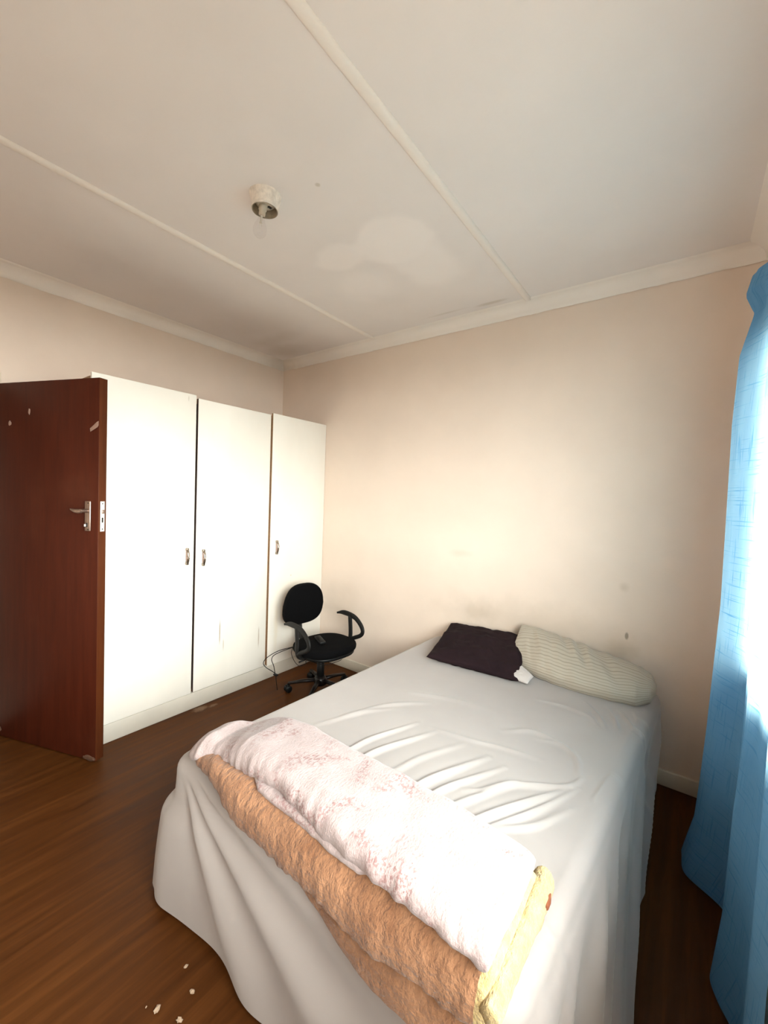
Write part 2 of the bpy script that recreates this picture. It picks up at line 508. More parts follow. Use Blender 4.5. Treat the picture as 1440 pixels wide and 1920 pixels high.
structure(box('floor', (-0.05, ROOM_Y - T, -0.12), (ROOM_X + T, T, 0.0), M['floor']))
structure(box('wall_back', (-T, 0.0, 0.0), (ROOM_X + T, T, CEIL + 0.15), M['wall_back']))
structure(box('wall_front', (-T, ROOM_Y - T, 0.0), (ROOM_X + T, ROOM_Y, CEIL + 0.15), M['wall']))
bm = bmesh.new()
add_box(bm, (-T, ROOM_Y, 0), (0, DOOR_Y0, CEIL + 0.15))
add_box(bm, (-T, DOOR_Y1, 0), (0, 0, CEIL + 0.15))
add_box(bm, (-T, DOOR_Y0, DOOR_H), (0, DOOR_Y1, CEIL + 0.15))
structure(bm_obj('wall_left', bm, M['wall'], smooth=False))
bm = bmesh.new()
add_box(bm, (ROOM_X, ROOM_Y, 0), (ROOM_X + T, 0, WIN_Z0))
add_box(bm, (ROOM_X, ROOM_Y, WIN_Z1), (ROOM_X + T, 0, CEIL + 0.15))
add_box(bm, (ROOM_X, ROOM_Y, WIN_Z0), (ROOM_X + T, WIN_Y0, WIN_Z1))
add_box(bm, (ROOM_X, WIN_Y1, WIN_Z0), (ROOM_X + T, 0, WIN_Z1))
structure(bm_obj('wall_right', bm, M['wall'], smooth=False))
# passage beyond the doorway
bm = bmesh.new()
add_box(bm, (-1.4, -3.3, -0.12), (-0.05, -1.7, 0.0))
add_box(bm, (-1.5, -3.3, 0.0), (-1.4, -1.7, 2.5))
add_box(bm, (-1.4, -3.4, 0.0), (-T, -3.3, 2.5))
add_box(bm, (-1.4, -1.7, 0.0), (-T, -1.6, 2.5))
add_box(bm, (-1.5, -3.4, 2.5), (-T, -1.6, 2.6))
structure(bm_obj('wall_passage', bm, M['wall'], smooth=False))

ceiling = structure(box('ceiling', (-0.0, ROOM_Y, CEIL + 0.012), (ROOM_X, 0.0, CEIL + 0.15), M['ceiling']))
B1, B2 = 1.1435, 2.3556
for x0, x1 in ((0.0, B1 - 0.003), (B1 + 0.003, B2 - 0.003), (B2 + 0.003, ROOM_X)):
    box('ceiling_board', (x0, ROOM_Y, CEIL), (x1, 0.0, CEIL + 0.012), M['ceiling'], ceiling)
for b in (B1, B2):
    bm = bmesh.new()
    prof = [(-0.021, 0), (-0.019, -0.006), (-0.012, -0.0105), (0, -0.012), (0.012, -0.0105), (0.019, -0.006), (0.021, 0)]
    N = 40
    rows = []
    for i in range(N + 1):
        y = -0.055 + (ROOM_Y + 0.055) * i / N
        wob = 0.0025 * noise.noise(Vector((b * 5, y * 2.1, 0)))
        rows.append([bm.verts.new((b + px + wob, y, CEIL + pz)) for px, pz in prof])
    for A, B in zip(rows, rows[1:]):
        for k in range(len(prof) - 1): bm.faces.new((A[k], A[k + 1], B[k + 1], B[k]))
    o = bm_obj('cover_strip', bm, M['cornice'], ceiling)

# plaster cornice, one length per wall, ragged painted lower edge
def cornice(name, p0, p1, inward):
    p0, p1, inw = Vector(p0), Vector(p1), Vector(inward)
    L = (p1 - p0).length; N = int(L / 0.02)
    prof = [(0.0, -0.0), (0.0, 0.008)]
    prof = [(0.003, 0.0)] + [(0.008 + 0.062 * (1 - math.cos(a)), 0.006 + 0.064 * math.sin(a)) for a in [PI / 2 * k / 7 for k in range(8)]] + [(0.076, 0.0748)]
    bm = bmesh.new(); rows = []
    for i in range(N + 1):
        q = p0.lerp(p1, i / N)
        j = 0.0035 * noise.noise(Vector((q.x * 9, q.y * 9, 1.3))) + 0.0028 * noise.noise(Vector((q.x * 31, q.y * 31, 4.0)))
        row = []
        for k, (d, h) in enumerate(prof):
            zz = 2.6495 + h + (j if k < 2 else 0)
            row.append(bm.verts.new((q.x + inw.x * d, q.y + inw.y * d, zz)))
        rows.append(row)
    for A, B in zip(rows, rows[1:]):
        for k in range(len(prof) - 1): bm.faces.new((A[k], A[k + 1], B[k + 1], B[k]))
    o = structure(bm_obj(name, bm, M['cornice'])); autosmooth(o, 35); return o
cornice('trim_1', (0, 0, 0), (ROOM_X, 0, 0), (0, -1, 0))
cornice('trim_2', (0, 0, 0), (0, ROOM_Y, 0), (1, 0, 0))
cornice('trim_3', (ROOM_X, 0, 0), (ROOM_X, ROOM_Y, 0), (-1, 0, 0))
cornice('trim_4', (0, ROOM_Y, 0), (ROOM_X, ROOM_Y, 0), (0, 1, 0))

structure(box('baseboard_back', (0.61, -0.016, 0.0), (ROOM_X, 0.0, 0.085), M['skirting'], bevel=0.006))
structure(box('baseboard_right', (ROOM_X - 0.016, ROOM_Y, 0.0), (ROOM_X, -0.016, 0.085), M['skirting'], bevel=0.006))
structure(box('baseboard_front', (0.0, ROOM_Y, 0.0), (ROOM_X - 0.016, ROOM_Y + 0.016, 0.085), M['skirting'], bevel=0.006))

# door lining and architrave
fr = structure(empty('trim_5', (0, (DOOR_Y0 + DOOR_Y1) / 2, 0)))
def rel(o, p): o.parent = p; o.matrix_parent_inverse = p.matrix_basis.inverted(); return o
for lo, hi in (((-T, DOOR_Y1 - 0.003, 0), (0.008, DOOR_Y1 + 0.045, DOOR_H + 0.05)),
               ((-T, DOOR_Y0 - 0.045, 0), (0.008, DOOR_Y0 + 0.003, DOOR_H + 0.05)),
               ((-T, DOOR_Y0 + 0.003, DOOR_H - 0.003), (0.008, DOOR_Y1 - 0.003, DOOR_H + 0.05))):
    rel(box('door_jamb', lo, hi, M['frame_paint'], bevel=0.004), fr)

# window: steel frame, mullions, panes, sill
WX = ROOM_X + 0.12
win = structure(empty('window_1', (WX, (WIN_Y0 + WIN_Y1) / 2, WIN_Z0)))
bm = bmesh.new()
fw = 0.045
add_box(bm, (WX, WIN_Y0, WIN_Z0), (WX + 0.04, WIN_Y1, WIN_Z0 + fw), 0.004)
add_box(bm, (WX, WIN_Y0, WIN_Z1 - fw), (WX + 0.04, WIN_Y1, WIN_Z1), 0.004)
add_box(bm, (WX, WIN_Y0, WIN_Z0 + fw), (WX + 0.04, WIN_Y0 + fw, WIN_Z1 - fw), 0.004)
add_box(bm, (WX, WIN_Y1 - fw, WIN_Z0 + fw), (WX + 0.04, WIN_Y1, WIN_Z1 - fw), 0.004)
rel(bm_obj('window_frame', bm, M['window_paint'], smooth=False), win)
ys = [WIN_Y0 + fw + (WIN_Y1 - WIN_Y0 - 2 * fw) * k / 3 for k in range(4)]
for y in ys[1:-1]:
    rel(box('mullion', (WX + 0.004, y - 0.016, WIN_Z0 + fw), (WX + 0.036, y + 0.016, WIN_Z1 - fw), M['window_paint'], bevel=0.003), win)
for k in range(3):
    a = ys[k] + (0.016 if k else 0); b = ys[k + 1] - (0.016 if k < 2 else 0)
    rel(box('pane', (WX + 0.018, a, WIN_Z0 + fw), (WX + 0.022, b, WIN_Z1 - fw), M['glass']), win)
rel(box('window_sill', (ROOM_X - 0.02, WIN_Y0, WIN_Z0 - 0.02), (WX, WIN_Y1, WIN_Z0 + 0.001), M['window_paint'], bevel=0.005), win)
structure(box('added_eave', (ROOM_X + T, -6.0, 2.46), (ROOM_X + T + 0.55, 2.0, 2.62), M['window_paint']))  # unseen overhang, added to block steep sky light through the window
structure(box('ground', (ROOM_X + T, -14, -0.3), (ROOM_X + 16, 12, -0.2), M['ground']))

# ------------------------------------------------------------------ wardrobe
WF = 0.601
wd = empty('wardrobe', (0.3, -0.9, 0))
tag(wd, 'built-in cream three-door wardrobe with chrome bow handles along the left wall', 'wardrobe')
bm = bmesh.new()
add_box(bm, (0.004, -1.787, 0.110), (WF - 0.024, -1.769, 2.060))
add_box(bm, (0.004, -1.232, 0.110), (WF - 0.024, -1.214, 2.060))
add_box(bm, (0.004, -0.602, 0.110), (WF - 0.024, -0.572, 2.060))
add_box(bm, (0.004, -0.022, 0.110), (WF - 0.024, -0.004, 2.060))
add_box(bm, (0.004, -1.769, 0.110), (WF - 0.030, -0.022, 0.128))
add_box(bm, (0.004, -1.769, 2.042), (WF - 0.026, -0.022, 2.060))
add_box(bm, (0.004, -1.769, 0.128), (0.012, -0.022, 2.042))
rel(bm_obj('carcass', bm, M['chipboard'], smooth=False), wd)
rel(box('top_panel', (0.004, -1.787, 2.060), (WF - 0.022, -0.004, 2.074), M['chipboard']), wd)
rel(box('plinth', (0.004, -1.79, 0.0), (WF - 0.004, -0.004, 0.108), M['plinth'], bevel=0.002), wd)

def pull(y, z, lean=1):
    """chrome bow pull with two mounts and a clear grip"""
    bm = bmesh.new()
    x = WF + 0.0005
    for s in (-1, 1):
        add_box(bm, (x, y - 0.008, z + s * 0.046 - 0.009), (x + 0.020, y + 0.008, z + s * 0.046 + 0.009), 0.003)
    path = smooth_path([(x + 0.014, y, z - 0.05), (x + 0.026, y, z - 0.025), (x + 0.030, y, z), (x + 0.026, y, z + 0.025), (x + 0.014, y, z + 0.05)], 14)
    add_tube(bm, path, 0.0055, 10, 1.3, 0.8)
    return bm
def grip(y, z):
    bm = bmesh.new()
    x = WF + 0.0005
    add_box(bm, (x + 0.004, y - 0.0065, z - 0.036), (x + 0.017, y + 0.0065, z + 0.036), 0.003)
    return bm
for (y0, y1, z0, z1, hy, hz) in ((-1.787, -1.198, 0.112, 2.092, -1.247, 1.04), (-1.184, -0.600, 0.114, 2.075, -1.134, 1.022), (-0.580, -0.003, 0.103, 2.090, -0.520, 1.044)):
    d = rel(box('door', (WF - 0.018, y0, z0), (WF, y1, z1), [M['wardrobe'], M['edge_dark'] if y0 < -1 else M['chipboard']], bevel=0.001), wd)
    for p in d.data.polygons:
        if p.normal.y < -0.9 and y0 > -1.5: p.material_index = 1       # raw, unpainted edge
    h = bm_obj('handle', pull(hy, hz), M['chrome']); autosmooth(h, 50); rel(h, d)
    h['label'] = 'chrome bow handle'
    g = bm_obj('handle_grip', grip(hy, hz), M['pull_grip']); rel(g, d)

# ------------------------------------------------------------------ room door, standing open
ang = math.radians(20.5)
dr = empty('door_1', (0.003, -2.083, 0.0), ang)       # origin at the hinge side, x runs along the leaf
structure(dr)
dr['label'] = 'dark mahogany-stained flush door standing open in front of the cream wardrobe'
DW, DT = 0.803, 0.045
leaf = box('door_leaf', (0.0, 0.0, 0.012), (DW - 0.0, DT, 2.035), [M['door'], M['door_edge']], dr, bevel=0.0015)
for p in leaf.data.polygons:
    if p.normal.x > 0.9: p.material_index = 1
# plate, lever, keyhole on the face (local y < 0 looks to the camera)
hx, hz = DW - 0.064, 1.318
bm = bmesh.new()
add_box(bm, (hx - 0.019, -0.009, hz - 0.079), (hx + 0.019, 0.0, hz + 0.079), 0.004)
pl_ = bm_obj('backplate', bm, M['brushed'], dr); autosmooth(pl_, 45)
pl_['label'] = 'worn metal handle backplate'
bm = bmesh.new()
add_lathe(bm, [(0.0001, 0), (0.010, 0), (0.010, 0.03), (0.009, 0.044), (0.0001, 0.046)], 20, Matrix.Translation((hx, -0.007, hz + 0.028)) @ Matrix.Rotation(PI / 2, 4, 'X'))
add_tube(bm, [(hx + 0.008, -0.046, hz + 0.027), (hx - 0.012, -0.049, hz + 0.026), (hx - 0.035, -0.050, hz + 0.027), (hx - 0.062, -0.049, hz + 0.034), (hx - 0.068, -0.048, hz + 0.036)], [0.010, 0.0115, 0.0095, 0.0045, 0.002], 12, 0.6, 1.0)
lv = bm_obj('lever', bm, M['brushed'], dr); autosmooth(lv, 60)
bm = bmesh.new()
add_box(bm, (hx - 0.006, -0.0105, hz - 0.058), (hx + 0.003, -0.0088, hz - 0.036), 0.0005)
bm_obj('keyhole', bm, M['dark_hole'], dr)
bm = bmesh.new()
add_box(bm, (hx - 0.011, -0.018, hz - 0.055), (hx - 0.005, -0.0105, hz - 0.042), 0.001)
bm_obj('key_bow', bm, M['steel'], dr)
for dz in (-0.070, 0.068):
    bm = bmesh.new(); add_lathe(bm, [(0.0001, 0), (0.004, 0), (0.003, 0.0015), (0.0001, 0.002)], 12, Matrix.Translation((hx + 0.006, -0.009, hz + dz)) @ Matrix.Rotation(PI / 2, 4, 'X'))
    bm_obj('screw', bm, M['dark_hole'], dr)
fp = box('lock_plate', (DW, 0.011, hz - 0.079), (DW + 0.0025, 0.034, hz + 0.079), M['steel'], dr, bevel=0.0006)
fp['label'] = 'bright steel lock plate on the door edge'
bm = bmesh.new(); add_box(bm, (DW + 0.0025, 0.016, hz + 0.015), (DW + 0.010, 0.030, hz + 0.035), 0.002); rel2 = bm_obj('latch', bm, M['brushed'], fp)
box('bolt', (DW + 0.0025, 0.018, hz - 0.032), (DW + 0.0035, 0.026, hz - 0.006), M['dark_hole'], fp)
for dz in (-0.067, 0.067):
    bm = bmesh.new(); add_lathe(bm, [(0.0001, 0), (0.0035, 0), (0.0001, 0.0012)], 10, Matrix.Translation((DW + 0.0025, 0.0225, hz + dz)) @ Matrix.Rotation(PI / 2, 4, 'Y'))
    bm_obj('screw', bm, M['dark_hole'], fp)
def blob(name, c, r, mat, parent, seed=0, flat=0.25, axis='Y'):
    bm = bmesh.new()
    bmesh.ops.create_icosphere(bm, subdivisions=3, radius=1.0)
    for v in bm.verts:
        n = 1 + 0.35 * noise.noise(v.co * 1.7 + Vector((seed, 0, 0)))
        v.co = Vector((v.co.x * r[0] * n + c[0], v.co.y * r[1] * n + c[1], v.co.z * r[2] * n + c[2]))
    return bm_obj(name, bm, mat, parent)
blob('adhesive_dab', (0.155, -0.001, 1.810), (0.011, 0.003, 0.013), M['tack'], dr, 1)
blob('adhesive_dab', (0.305, -0.001, 1.872), (0.007, 0.003, 0.017), M['tack'], dr, 2)
# crumpled strip of tape at the leaf's edge
bm = bmesh.new()
tv = [(0.742, 0, 1.775), (0.752, -0.006, 1.757), (0.766, -0.001, 1.79), (0.774, -0.005, 1.768), (0.788, -0.001, 1.807), (0.795, -0.003, 1.780), (0.8005, -0.001, 1.812), (0.8005, -0.001, 1.79)]
vs = [bm.verts.new((x, y - 0.001, z)) for x, y, z in tv]
for k in range(0, 6, 2): bm.faces.new((vs[k], vs[k + 1], vs[k + 3], vs[k + 2]))
tp = bm_obj('tape_scrap', bm, M['tack'], dr, smooth=False)
sm = tp.modifiers.new('thick', 'SOLIDIFY'); sm.thickness = 0.0012
blob('scuff', (0.757, -0.0005, 0.022), (0.040, 0.003, 0.014), M['door_dirt'], dr, 4)
blob('scuff', (0.08, -0.0005, 0.05), (0.012, 0.002, 0.016), M['door_dirt'], dr, 5)
for z in (0.25, 1.0, 1.78):
    bm = bmesh.new(); add_lathe(bm, [(0.006, -0.045), (0.006, 0.045)], 12, Matrix.Translation((-0.003, 0.0, z)))
    bm_obj('hinge', bm, M['brushed'], dr)

# ------------------------------------------------------------------ bed under its sheet
ZT = 0.51
HL, HR, FR, FL = (1.812, -0.035), (3.160, -0.035), (3.025, -1.905), (1.748, -1.905)
bed = empty('bed', (2.46, -0.97, 0))
tag(bed, 'double bed with a divan base hidden under its grey sheet, head against back wall', 'bed')
def quad_prism(name, inset, z0, z1, mat, r=0.03):
    cs = [Vector((*p, 0)) for p in (HL, HR, FR, FL)]
    c = sum(cs, Vector()) / 4
    bm = bmesh.new()
    lo = [bm.verts.new((p.x + (inset if p.x < c.x else -inset), p.y + (inset if p.y < c.y else -inset), z0)) for p in cs]
    hi = [bm.verts.new((v.co.x, v.co.y, z1)) for v in lo]
    bm.faces.new(lo[::-1]); bm.faces.new(hi)
    for k in range(4): bm.faces.new((lo[k], lo[(k + 1) % 4], hi[(k + 1) % 4], hi[k]))
    bmesh.ops.bevel(bm, geom=bm.edges[:], offset=r, segments=3, profile=0.5, affect='EDGES')
    o = bm_obj(name, bm, mat); rel(o, bed); return o
quad_prism('divan_base', 0.045, 0.07, 0.28, M['divan'])
quad_prism('mattress', 0.045, 0.281, ZT - 0.035, M['mattress'], 0.05)
for x, y in ((2.0, -0.2), (2.95, -0.2), (2.85, -1.7), (1.95, -1.7)):
    bm = bmesh.new(); add_lathe(bm, [(0.022, 0.0), (0.028, 0.075)], 14, Matrix.Translation((x, y, 0))); rel(bm_obj('leg', bm, M['black_plastic']), bed)

# --- the sheet: rings over the top, then rings down the drop
def perimeter(n, r=0.085):
    cs = [np.array(p) for p in (FL, FR, HR, HL)]      # counter-clockwise from above
    pts = []
    for k in range(4):
        p, a, b = cs[k], cs[k - 1], cs[(k + 1) % 4]
        da, db = (a - p) / np.linalg.norm(a - p), (b - p) / np.linalg.norm(b - p)
        for i in range(13):
            t = i / 12.0
            q0, q1 = p + da * r, p + db * r
            pts.append((1 - t) ** 2 * q0 + 2 * t * (1 - t) * p + t * t * q1)
    pts = np.array(pts + [pts[0]])
    s = np.r_[0, np.cumsum(np.linalg.norm(np.diff(pts, axis=0), axis=1))]
    ss = np.linspace(0, s[-1], n, endpoint=False)
    P = np.c_[np.interp(ss, s, pts[:, 0]), np.interp(ss, s, pts[:, 1])]
    tang = np.roll(P, -1, 0) - np.roll(P, 1, 0)
    tang /= np.linalg.norm(tang, axis=1)[:, None]
    for _ in range(6): tang = (tang + np.roll(tang, 1, 0) + np.roll(tang, -1, 0)) / 3
    tang /= np.linalg.norm(tang, axis=1)[:, None]
    return P, np.c_[tang[:, 1], -tang[:, 0]], ss

# creases that run over the top of the sheet: (points, height, width)
CREASE = [
    ([(2.20, -1.55), (2.237, -1.471), (2.258, -1.35), (2.33, -1.14)], 0.009, 0.016),
    ([(2.29, -1.56), (2.308, -1.478), (2.332, -1.378), (2.42, -1.15)], 0.011, 0.018),
    ([(2.40, -1.56), (2.44, -1.45), (2.47, -1.33), (2.56, -1.12)], 0.006, 0.020),
    ([(2.50, -1.57), (2.531, -1.508), (2.566, -1.381), (2.66, -1.16)], 0.013, 0.018),
    ([(2.57, -1.57), (2.589, -1.509), (2.628, -1.382), (2.73, -1.18)], 0.011, 0.016),
    ([(2.63, -1.57), (2.663, -1.493), (2.719, -1.371), (2.80, -1.22)], 0.010, 0.018),
    ([(2.72, -1.56), (2.742, -1.502), (2.82, -1.355), (2.95, -1.14)], 0.014, 0.018),
    ([(2.76, -1.56), (2.778, -1.506), (2.879, -1.33), (2.97, -1.13)], 0.010, 0.015),
    ([(2.80, -1.54), (2.82, -1.467), (2.90, -1.384), (2.97, -1.25)], 0.008, 0.018),
    ([(2.66, -1.38), (2.709, -1.348), (2.784, -1.252), (2.932, -1.147), (2.97, -1.07)], 0.010, 0.016),
    ([(3.055, -1.20), (3.071, -1.082), (3.085, -0.95)], 0.012, 0.014),
    ([(3.02, -1.16), (3.035, -1.06), (3.05, -0.97)], 0.006, 0.014),
    ([(2.66, -0.60), (2.802, -0.583), (2.91, -0.613), (2.96, -0.68)], 0.009, 0.014),
    ([(2.86, -0.47), (2.939, -0.575), (2.985, -0.68)], 0.009, 0.014),
    ([(2.95, -0.45), (3.00, -0.55), (3.03, -0.66)], 0.007, 0.014),
    ([(3.01, -0.46), (3.058, -0.544), (3.10, -0.62)], 0.008, 0.014),
    ([(3.06, -0.40), (3.09, -0.50), (3.12, -0.62)], 0.006, 0.014),
    ([(2.40, -1.13), (2.555, -1.099), (2.676, -1.067), (2.82, -1.05)], 0.005, 0.020),
    ([(2.78, -0.92), (2.858, -0.905), (2.928, -0.965), (2.965, -1.08)], 0.006, 0.018),
    ([(2.64, -0.95), (2.743, -0.876), (2.88, -0.90)], 0.005, 0.020),
    ([(2.10, -0.95), (2.30, -0.86), (2.52, -0.82)], 0.004, 0.030),
    ([(2.05, -1.30), (2.14, -1.10), (2.28, -0.95)], 0.006, 0.022),
    ([(2.00, -1.45), (2.08, -1.25), (2.18, -1.10)], 0.005, 0.020),
    ([(3.16, -1.05), (3.125, -1.28), (3.075, -1.56), (3.055, -1.72), (3.045, -1.86)], 0.020, 0.022),
    ([(3.147, -1.119), (3.085, -1.45), (3.035, -1.70), (3.02, -1.85)], -0.022, 0.024),
    ([(2.985, -1.70), (3.01, -1.665), (3.04, -1.652)], 0.008, 0.016),
    ([(2.96, -1.83), (3.00, -1.77), (3.02, -1.72)], 0.010, 0.018),
]
def creases(x, y):
    h = np.zeros_like(x)
    for pts, amp, w in CREASE:
        path = smooth_path([(a, b, 0) for a, b in pts], 150)
        P = np.array([(v.x, v.y) for v in path])
        m = (x > P[:, 0].min() - 5 * w) & (x < P[:, 0].max() + 5 * w) & (y > P[:, 1].min() - 5 * w) & (y < P[:, 1].max() + 5 * w)
        if not m.any(): continue
        d = np.hypot(x[m][:, None] - P[None, :, 0], y[m][:, None] - P[None, :, 1])
        k = d.argmin(1); t = k / (len(P) - 1)
        env = np.sin(np.clip(t, 0.02, 0.98) * PI) ** 0.6
        dd = d.min(1) / (w * 0.72)
        h[m] += 1.7 * amp * env * (np.exp(-dd ** 2) - 0.35 * np.exp(-(dd / 2.1) ** 2))
    return h
def lump(x, y):
    return 0.006 * np.sin(3.1 * x + 1.0) * np.sin(2.7 * y + .4) + 0.003 * np.sin(7.3 * x + 2.2 * y) + 0.0012 * np.sin(17 * x - 9 * y + 1) * np.sin(11 * y + 5 * x)

def build_sheet():
    NP, NTOP, NDROP = 1200, 150, 50
    P, Nrm, ss = perimeter(NP)
    C = np.array([2.455, -0.97])
    V = []
    rr = 0.045                                        # rounding of the mattress edge
    for i in range(1, NTOP + 1):
        t = i / NTOP
        Q = C + (P - Nrm * rr - C) * t
        x, y = Q[:, 0], Q[:, 1]
        z = ZT + creases(x, y) + lump(x, y) * smoothstep(0.0, 0.3, 1 - t + 0.12)
        z += 0.012 * np.exp(-((x - 2.6) / 0.5) ** 2 - ((y + 0.55) / 0.3) ** 2)
        V.append(np.c_[x, y, z])
    # drop
    x, y = P[:, 0], P[:, 1]
    nx, ny = Nrm[:, 0], Nrm[:, 1]
    foot = smoothstep(0.5, 0.9, -ny); left = smoothstep(0.5, 0.9, -nx); right = smoothstep(0.5, 0.9, nx); head = smoothstep(0.5, 0.9, ny)
    corner = 1 - np.clip(foot + left + right + head, 0, 1)
    fl = np.exp(-(((x - FL[0]) / 0.16) ** 2 + ((y - FL[1]) / 0.16) ** 2))
    fr_ = np.exp(-(((x - FR[0]) / 0.16) ** 2 + ((y - FR[1]) / 0.16) ** 2))
    edge0 = C + (P - Nrm * rr - C)
    ztop = ZT + creases(edge0[:, 0], edge0[:, 1]) + lump(edge0[:, 0], edge0[:, 1]) * smoothstep(0.0, 0.3, 0.12)
    for j in range(1, NDROP + 1):
        if j <= 6:
            a = PI / 2 * j / 6
            off = -rr + rr * math.sin(a); dz = rr * (1 - math.cos(a)); s = 0
        else:
            s = (j - 6) / (NDROP - 6)
            off = 0.0; dz = rr + (ZT - rr - 0.012) * s
        z = ztop - dz
        # out-swing of the cloth and its folds
        swing = 0.028 * smoothstep(0.0, 0.8, s) * foot + right * (0.115 * s ** 0.75 * smoothstep(0.1, 1.7, -y)) + left * 0.03 * s + corner * 0.045 * smoothstep(0, 0.7, s)
        # left corner: gathered cloth pushed out part-way down
        swing += fl * (0.030 * smoothstep(0.18, 0.42, s) + 0.010 * s)
        swing += left * 0.050 * np.exp(-((y + 1.78) / 0.10) ** 2) * smoothstep(0.15, 0.35, s)
        # foot side: folds fanning from the left corner
        qx, qz = x - 1.80, (ZT + 0.01) - z
        rad = np.hypot(qx, qz); an = np.degrees(np.arctan2(qz, np.maximum(qx, 1e-3)))
        f = np.zeros_like(x)
        for a0, w, A in ((9, 3.5, 0.016), (24, 5.0, 0.022), (45, 7.0, 0.020)):
            f += A * (np.exp(-((an - a0) / w) ** 2) - 0.45 * np.exp(-((an - a0 - 2.0 * w) / (1.3 * w)) ** 2))
        f *= smoothstep(0.05, 0.28, rad) * (1 - 0.35 * smoothstep(0.8, 1.3, rad)) * foot
        # right and left sides: hanging folds that slant towards the foot
        ph = y * 1.0 + 0.75 * s
        rdg = lambda q: 1 - 2 * np.abs(np.sin(q / 2)) ** 1.4
        g = 0.014 * rdg(ph * 11.0 + 0.6) + 0.012 * rdg(ph * 26.0 + 2.0 + 0.8 * np.sin(ph * 5)) + 0.003 * np.sin(ph * 47 + 4)
        g = np.sign(g) * np.abs(g) ** 1.0 * smoothstep(0.03, 0.3, s) * (1 - 0.6 * smoothstep(0.7, 1.0, s)) * right
        gl = (0.008 * np.sin(y * 16 + 1 - 0.4 * s) + 0.004 * np.sin(y * 34)) * smoothstep(0.15, 0.9, s) * left
        hf = 0.006 * np.sin(x * 21 - 1.2 * s) * smoothstep(0.4, 1.0, s) * foot * smoothstep(2.1, 2.5, x)
        cf = fr_ * 0.02 * np.sin(np.arctan2(-ny, nx) * 9) * s
        o = off + swing + f + g + gl + hf + cf
        o = np.where(head > 0.2, np.minimum(o, 0.015), o)
        zz = z + (0.003 * np.sin(ss * 5.0) + 0.002 * np.sin(ss * 17)) * smoothstep(0.7, 1, s) * (s > 0) + 0.012 * s
        V.append(np.c_[x + nx * o, y + ny * o, np.maximum(zz, 0.004)])
    V = np.vstack([np.array([[C[0], C[1], ZT]])] + V)
    nr = NTOP + NDROP
    F = [(0, 1 + k, 1 + (k + 1) % NP) for k in range(NP)]
    k = np.arange(NP); k2 = (k + 1) % NP
    for i in range(nr - 1):
        a, b = 1 + i * NP, 1 + (i + 1) * NP
        F += list(zip((a + k).tolist(), (b + k).tolist(), (b + k2).tolist(), (a + k2).tolist()))
    o = mesh_obj('bed_sheet', V.tolist(), F, M['sheet'])
    tag(o, 'rumpled light grey sheet draped over the double bed and down to the floor', 'bed sheet')
    return o
build_sheet()

# ------------------------------------------------------------------ blankets folded on the foot of the bed
def sweep_sections(name, secs, mat, parent=None, close_ends=True):
    n = len(secs[0]); V = [p for s in secs for p in s]; F = []
    for i in range(len(secs) - 1):
        for k in range(n):
            F.append((i * n + k, i * n + (k + 1) % n, (i + 1) * n + (k + 1) % n, (i + 1) * n + k))
    if close_ends:
        F.append(tuple(range(n))[::-1]); F.append(tuple((len(secs) - 1) * n + k for k in range(n)))
    o = mesh_obj(name, V, F, mat, parent)
    bm = bmesh.new(); bm.from_mesh(o.data); bmesh.ops.recalc_face_normals(bm, faces=bm.faces); bm.to_mesh(o.data); bm.free()
    return o

def arc(cy, cz, ry, rz, a0, a1, n):
    return [(cy + ry * math.cos(math.radians(a0 + (a1 - a0) * i / (n - 1))), cz + rz * math.sin(math.radians(a0 + (a1 - a0) * i / (n - 1)))) for i in range(n)]

def slab_section(yf, yb, z0, z1, nf=16, nb=16, nt=26):
    """section of one folded thickness: rounded at the front (low y) and the back; front -> top -> back -> bottom"""
    r = (z1 - z0) / 2; cz = (z0 + z1) / 2; ry = min(r * 1.1, 0.05)
    pts = arc(yf + ry, cz, ry, r, 270, 90, nf)
    pts += [(yf + ry + (yb - yf - 2 * ry) * i / nt, z1) for i in range(1, nt)]
    pts += arc(yb - ry, cz, ry, r, 90, -90, nb)
    pts += [(yb - ry + (yf - yb + 2 * ry) * i / nt, z0) for i in range(1, nt)]
    return pts

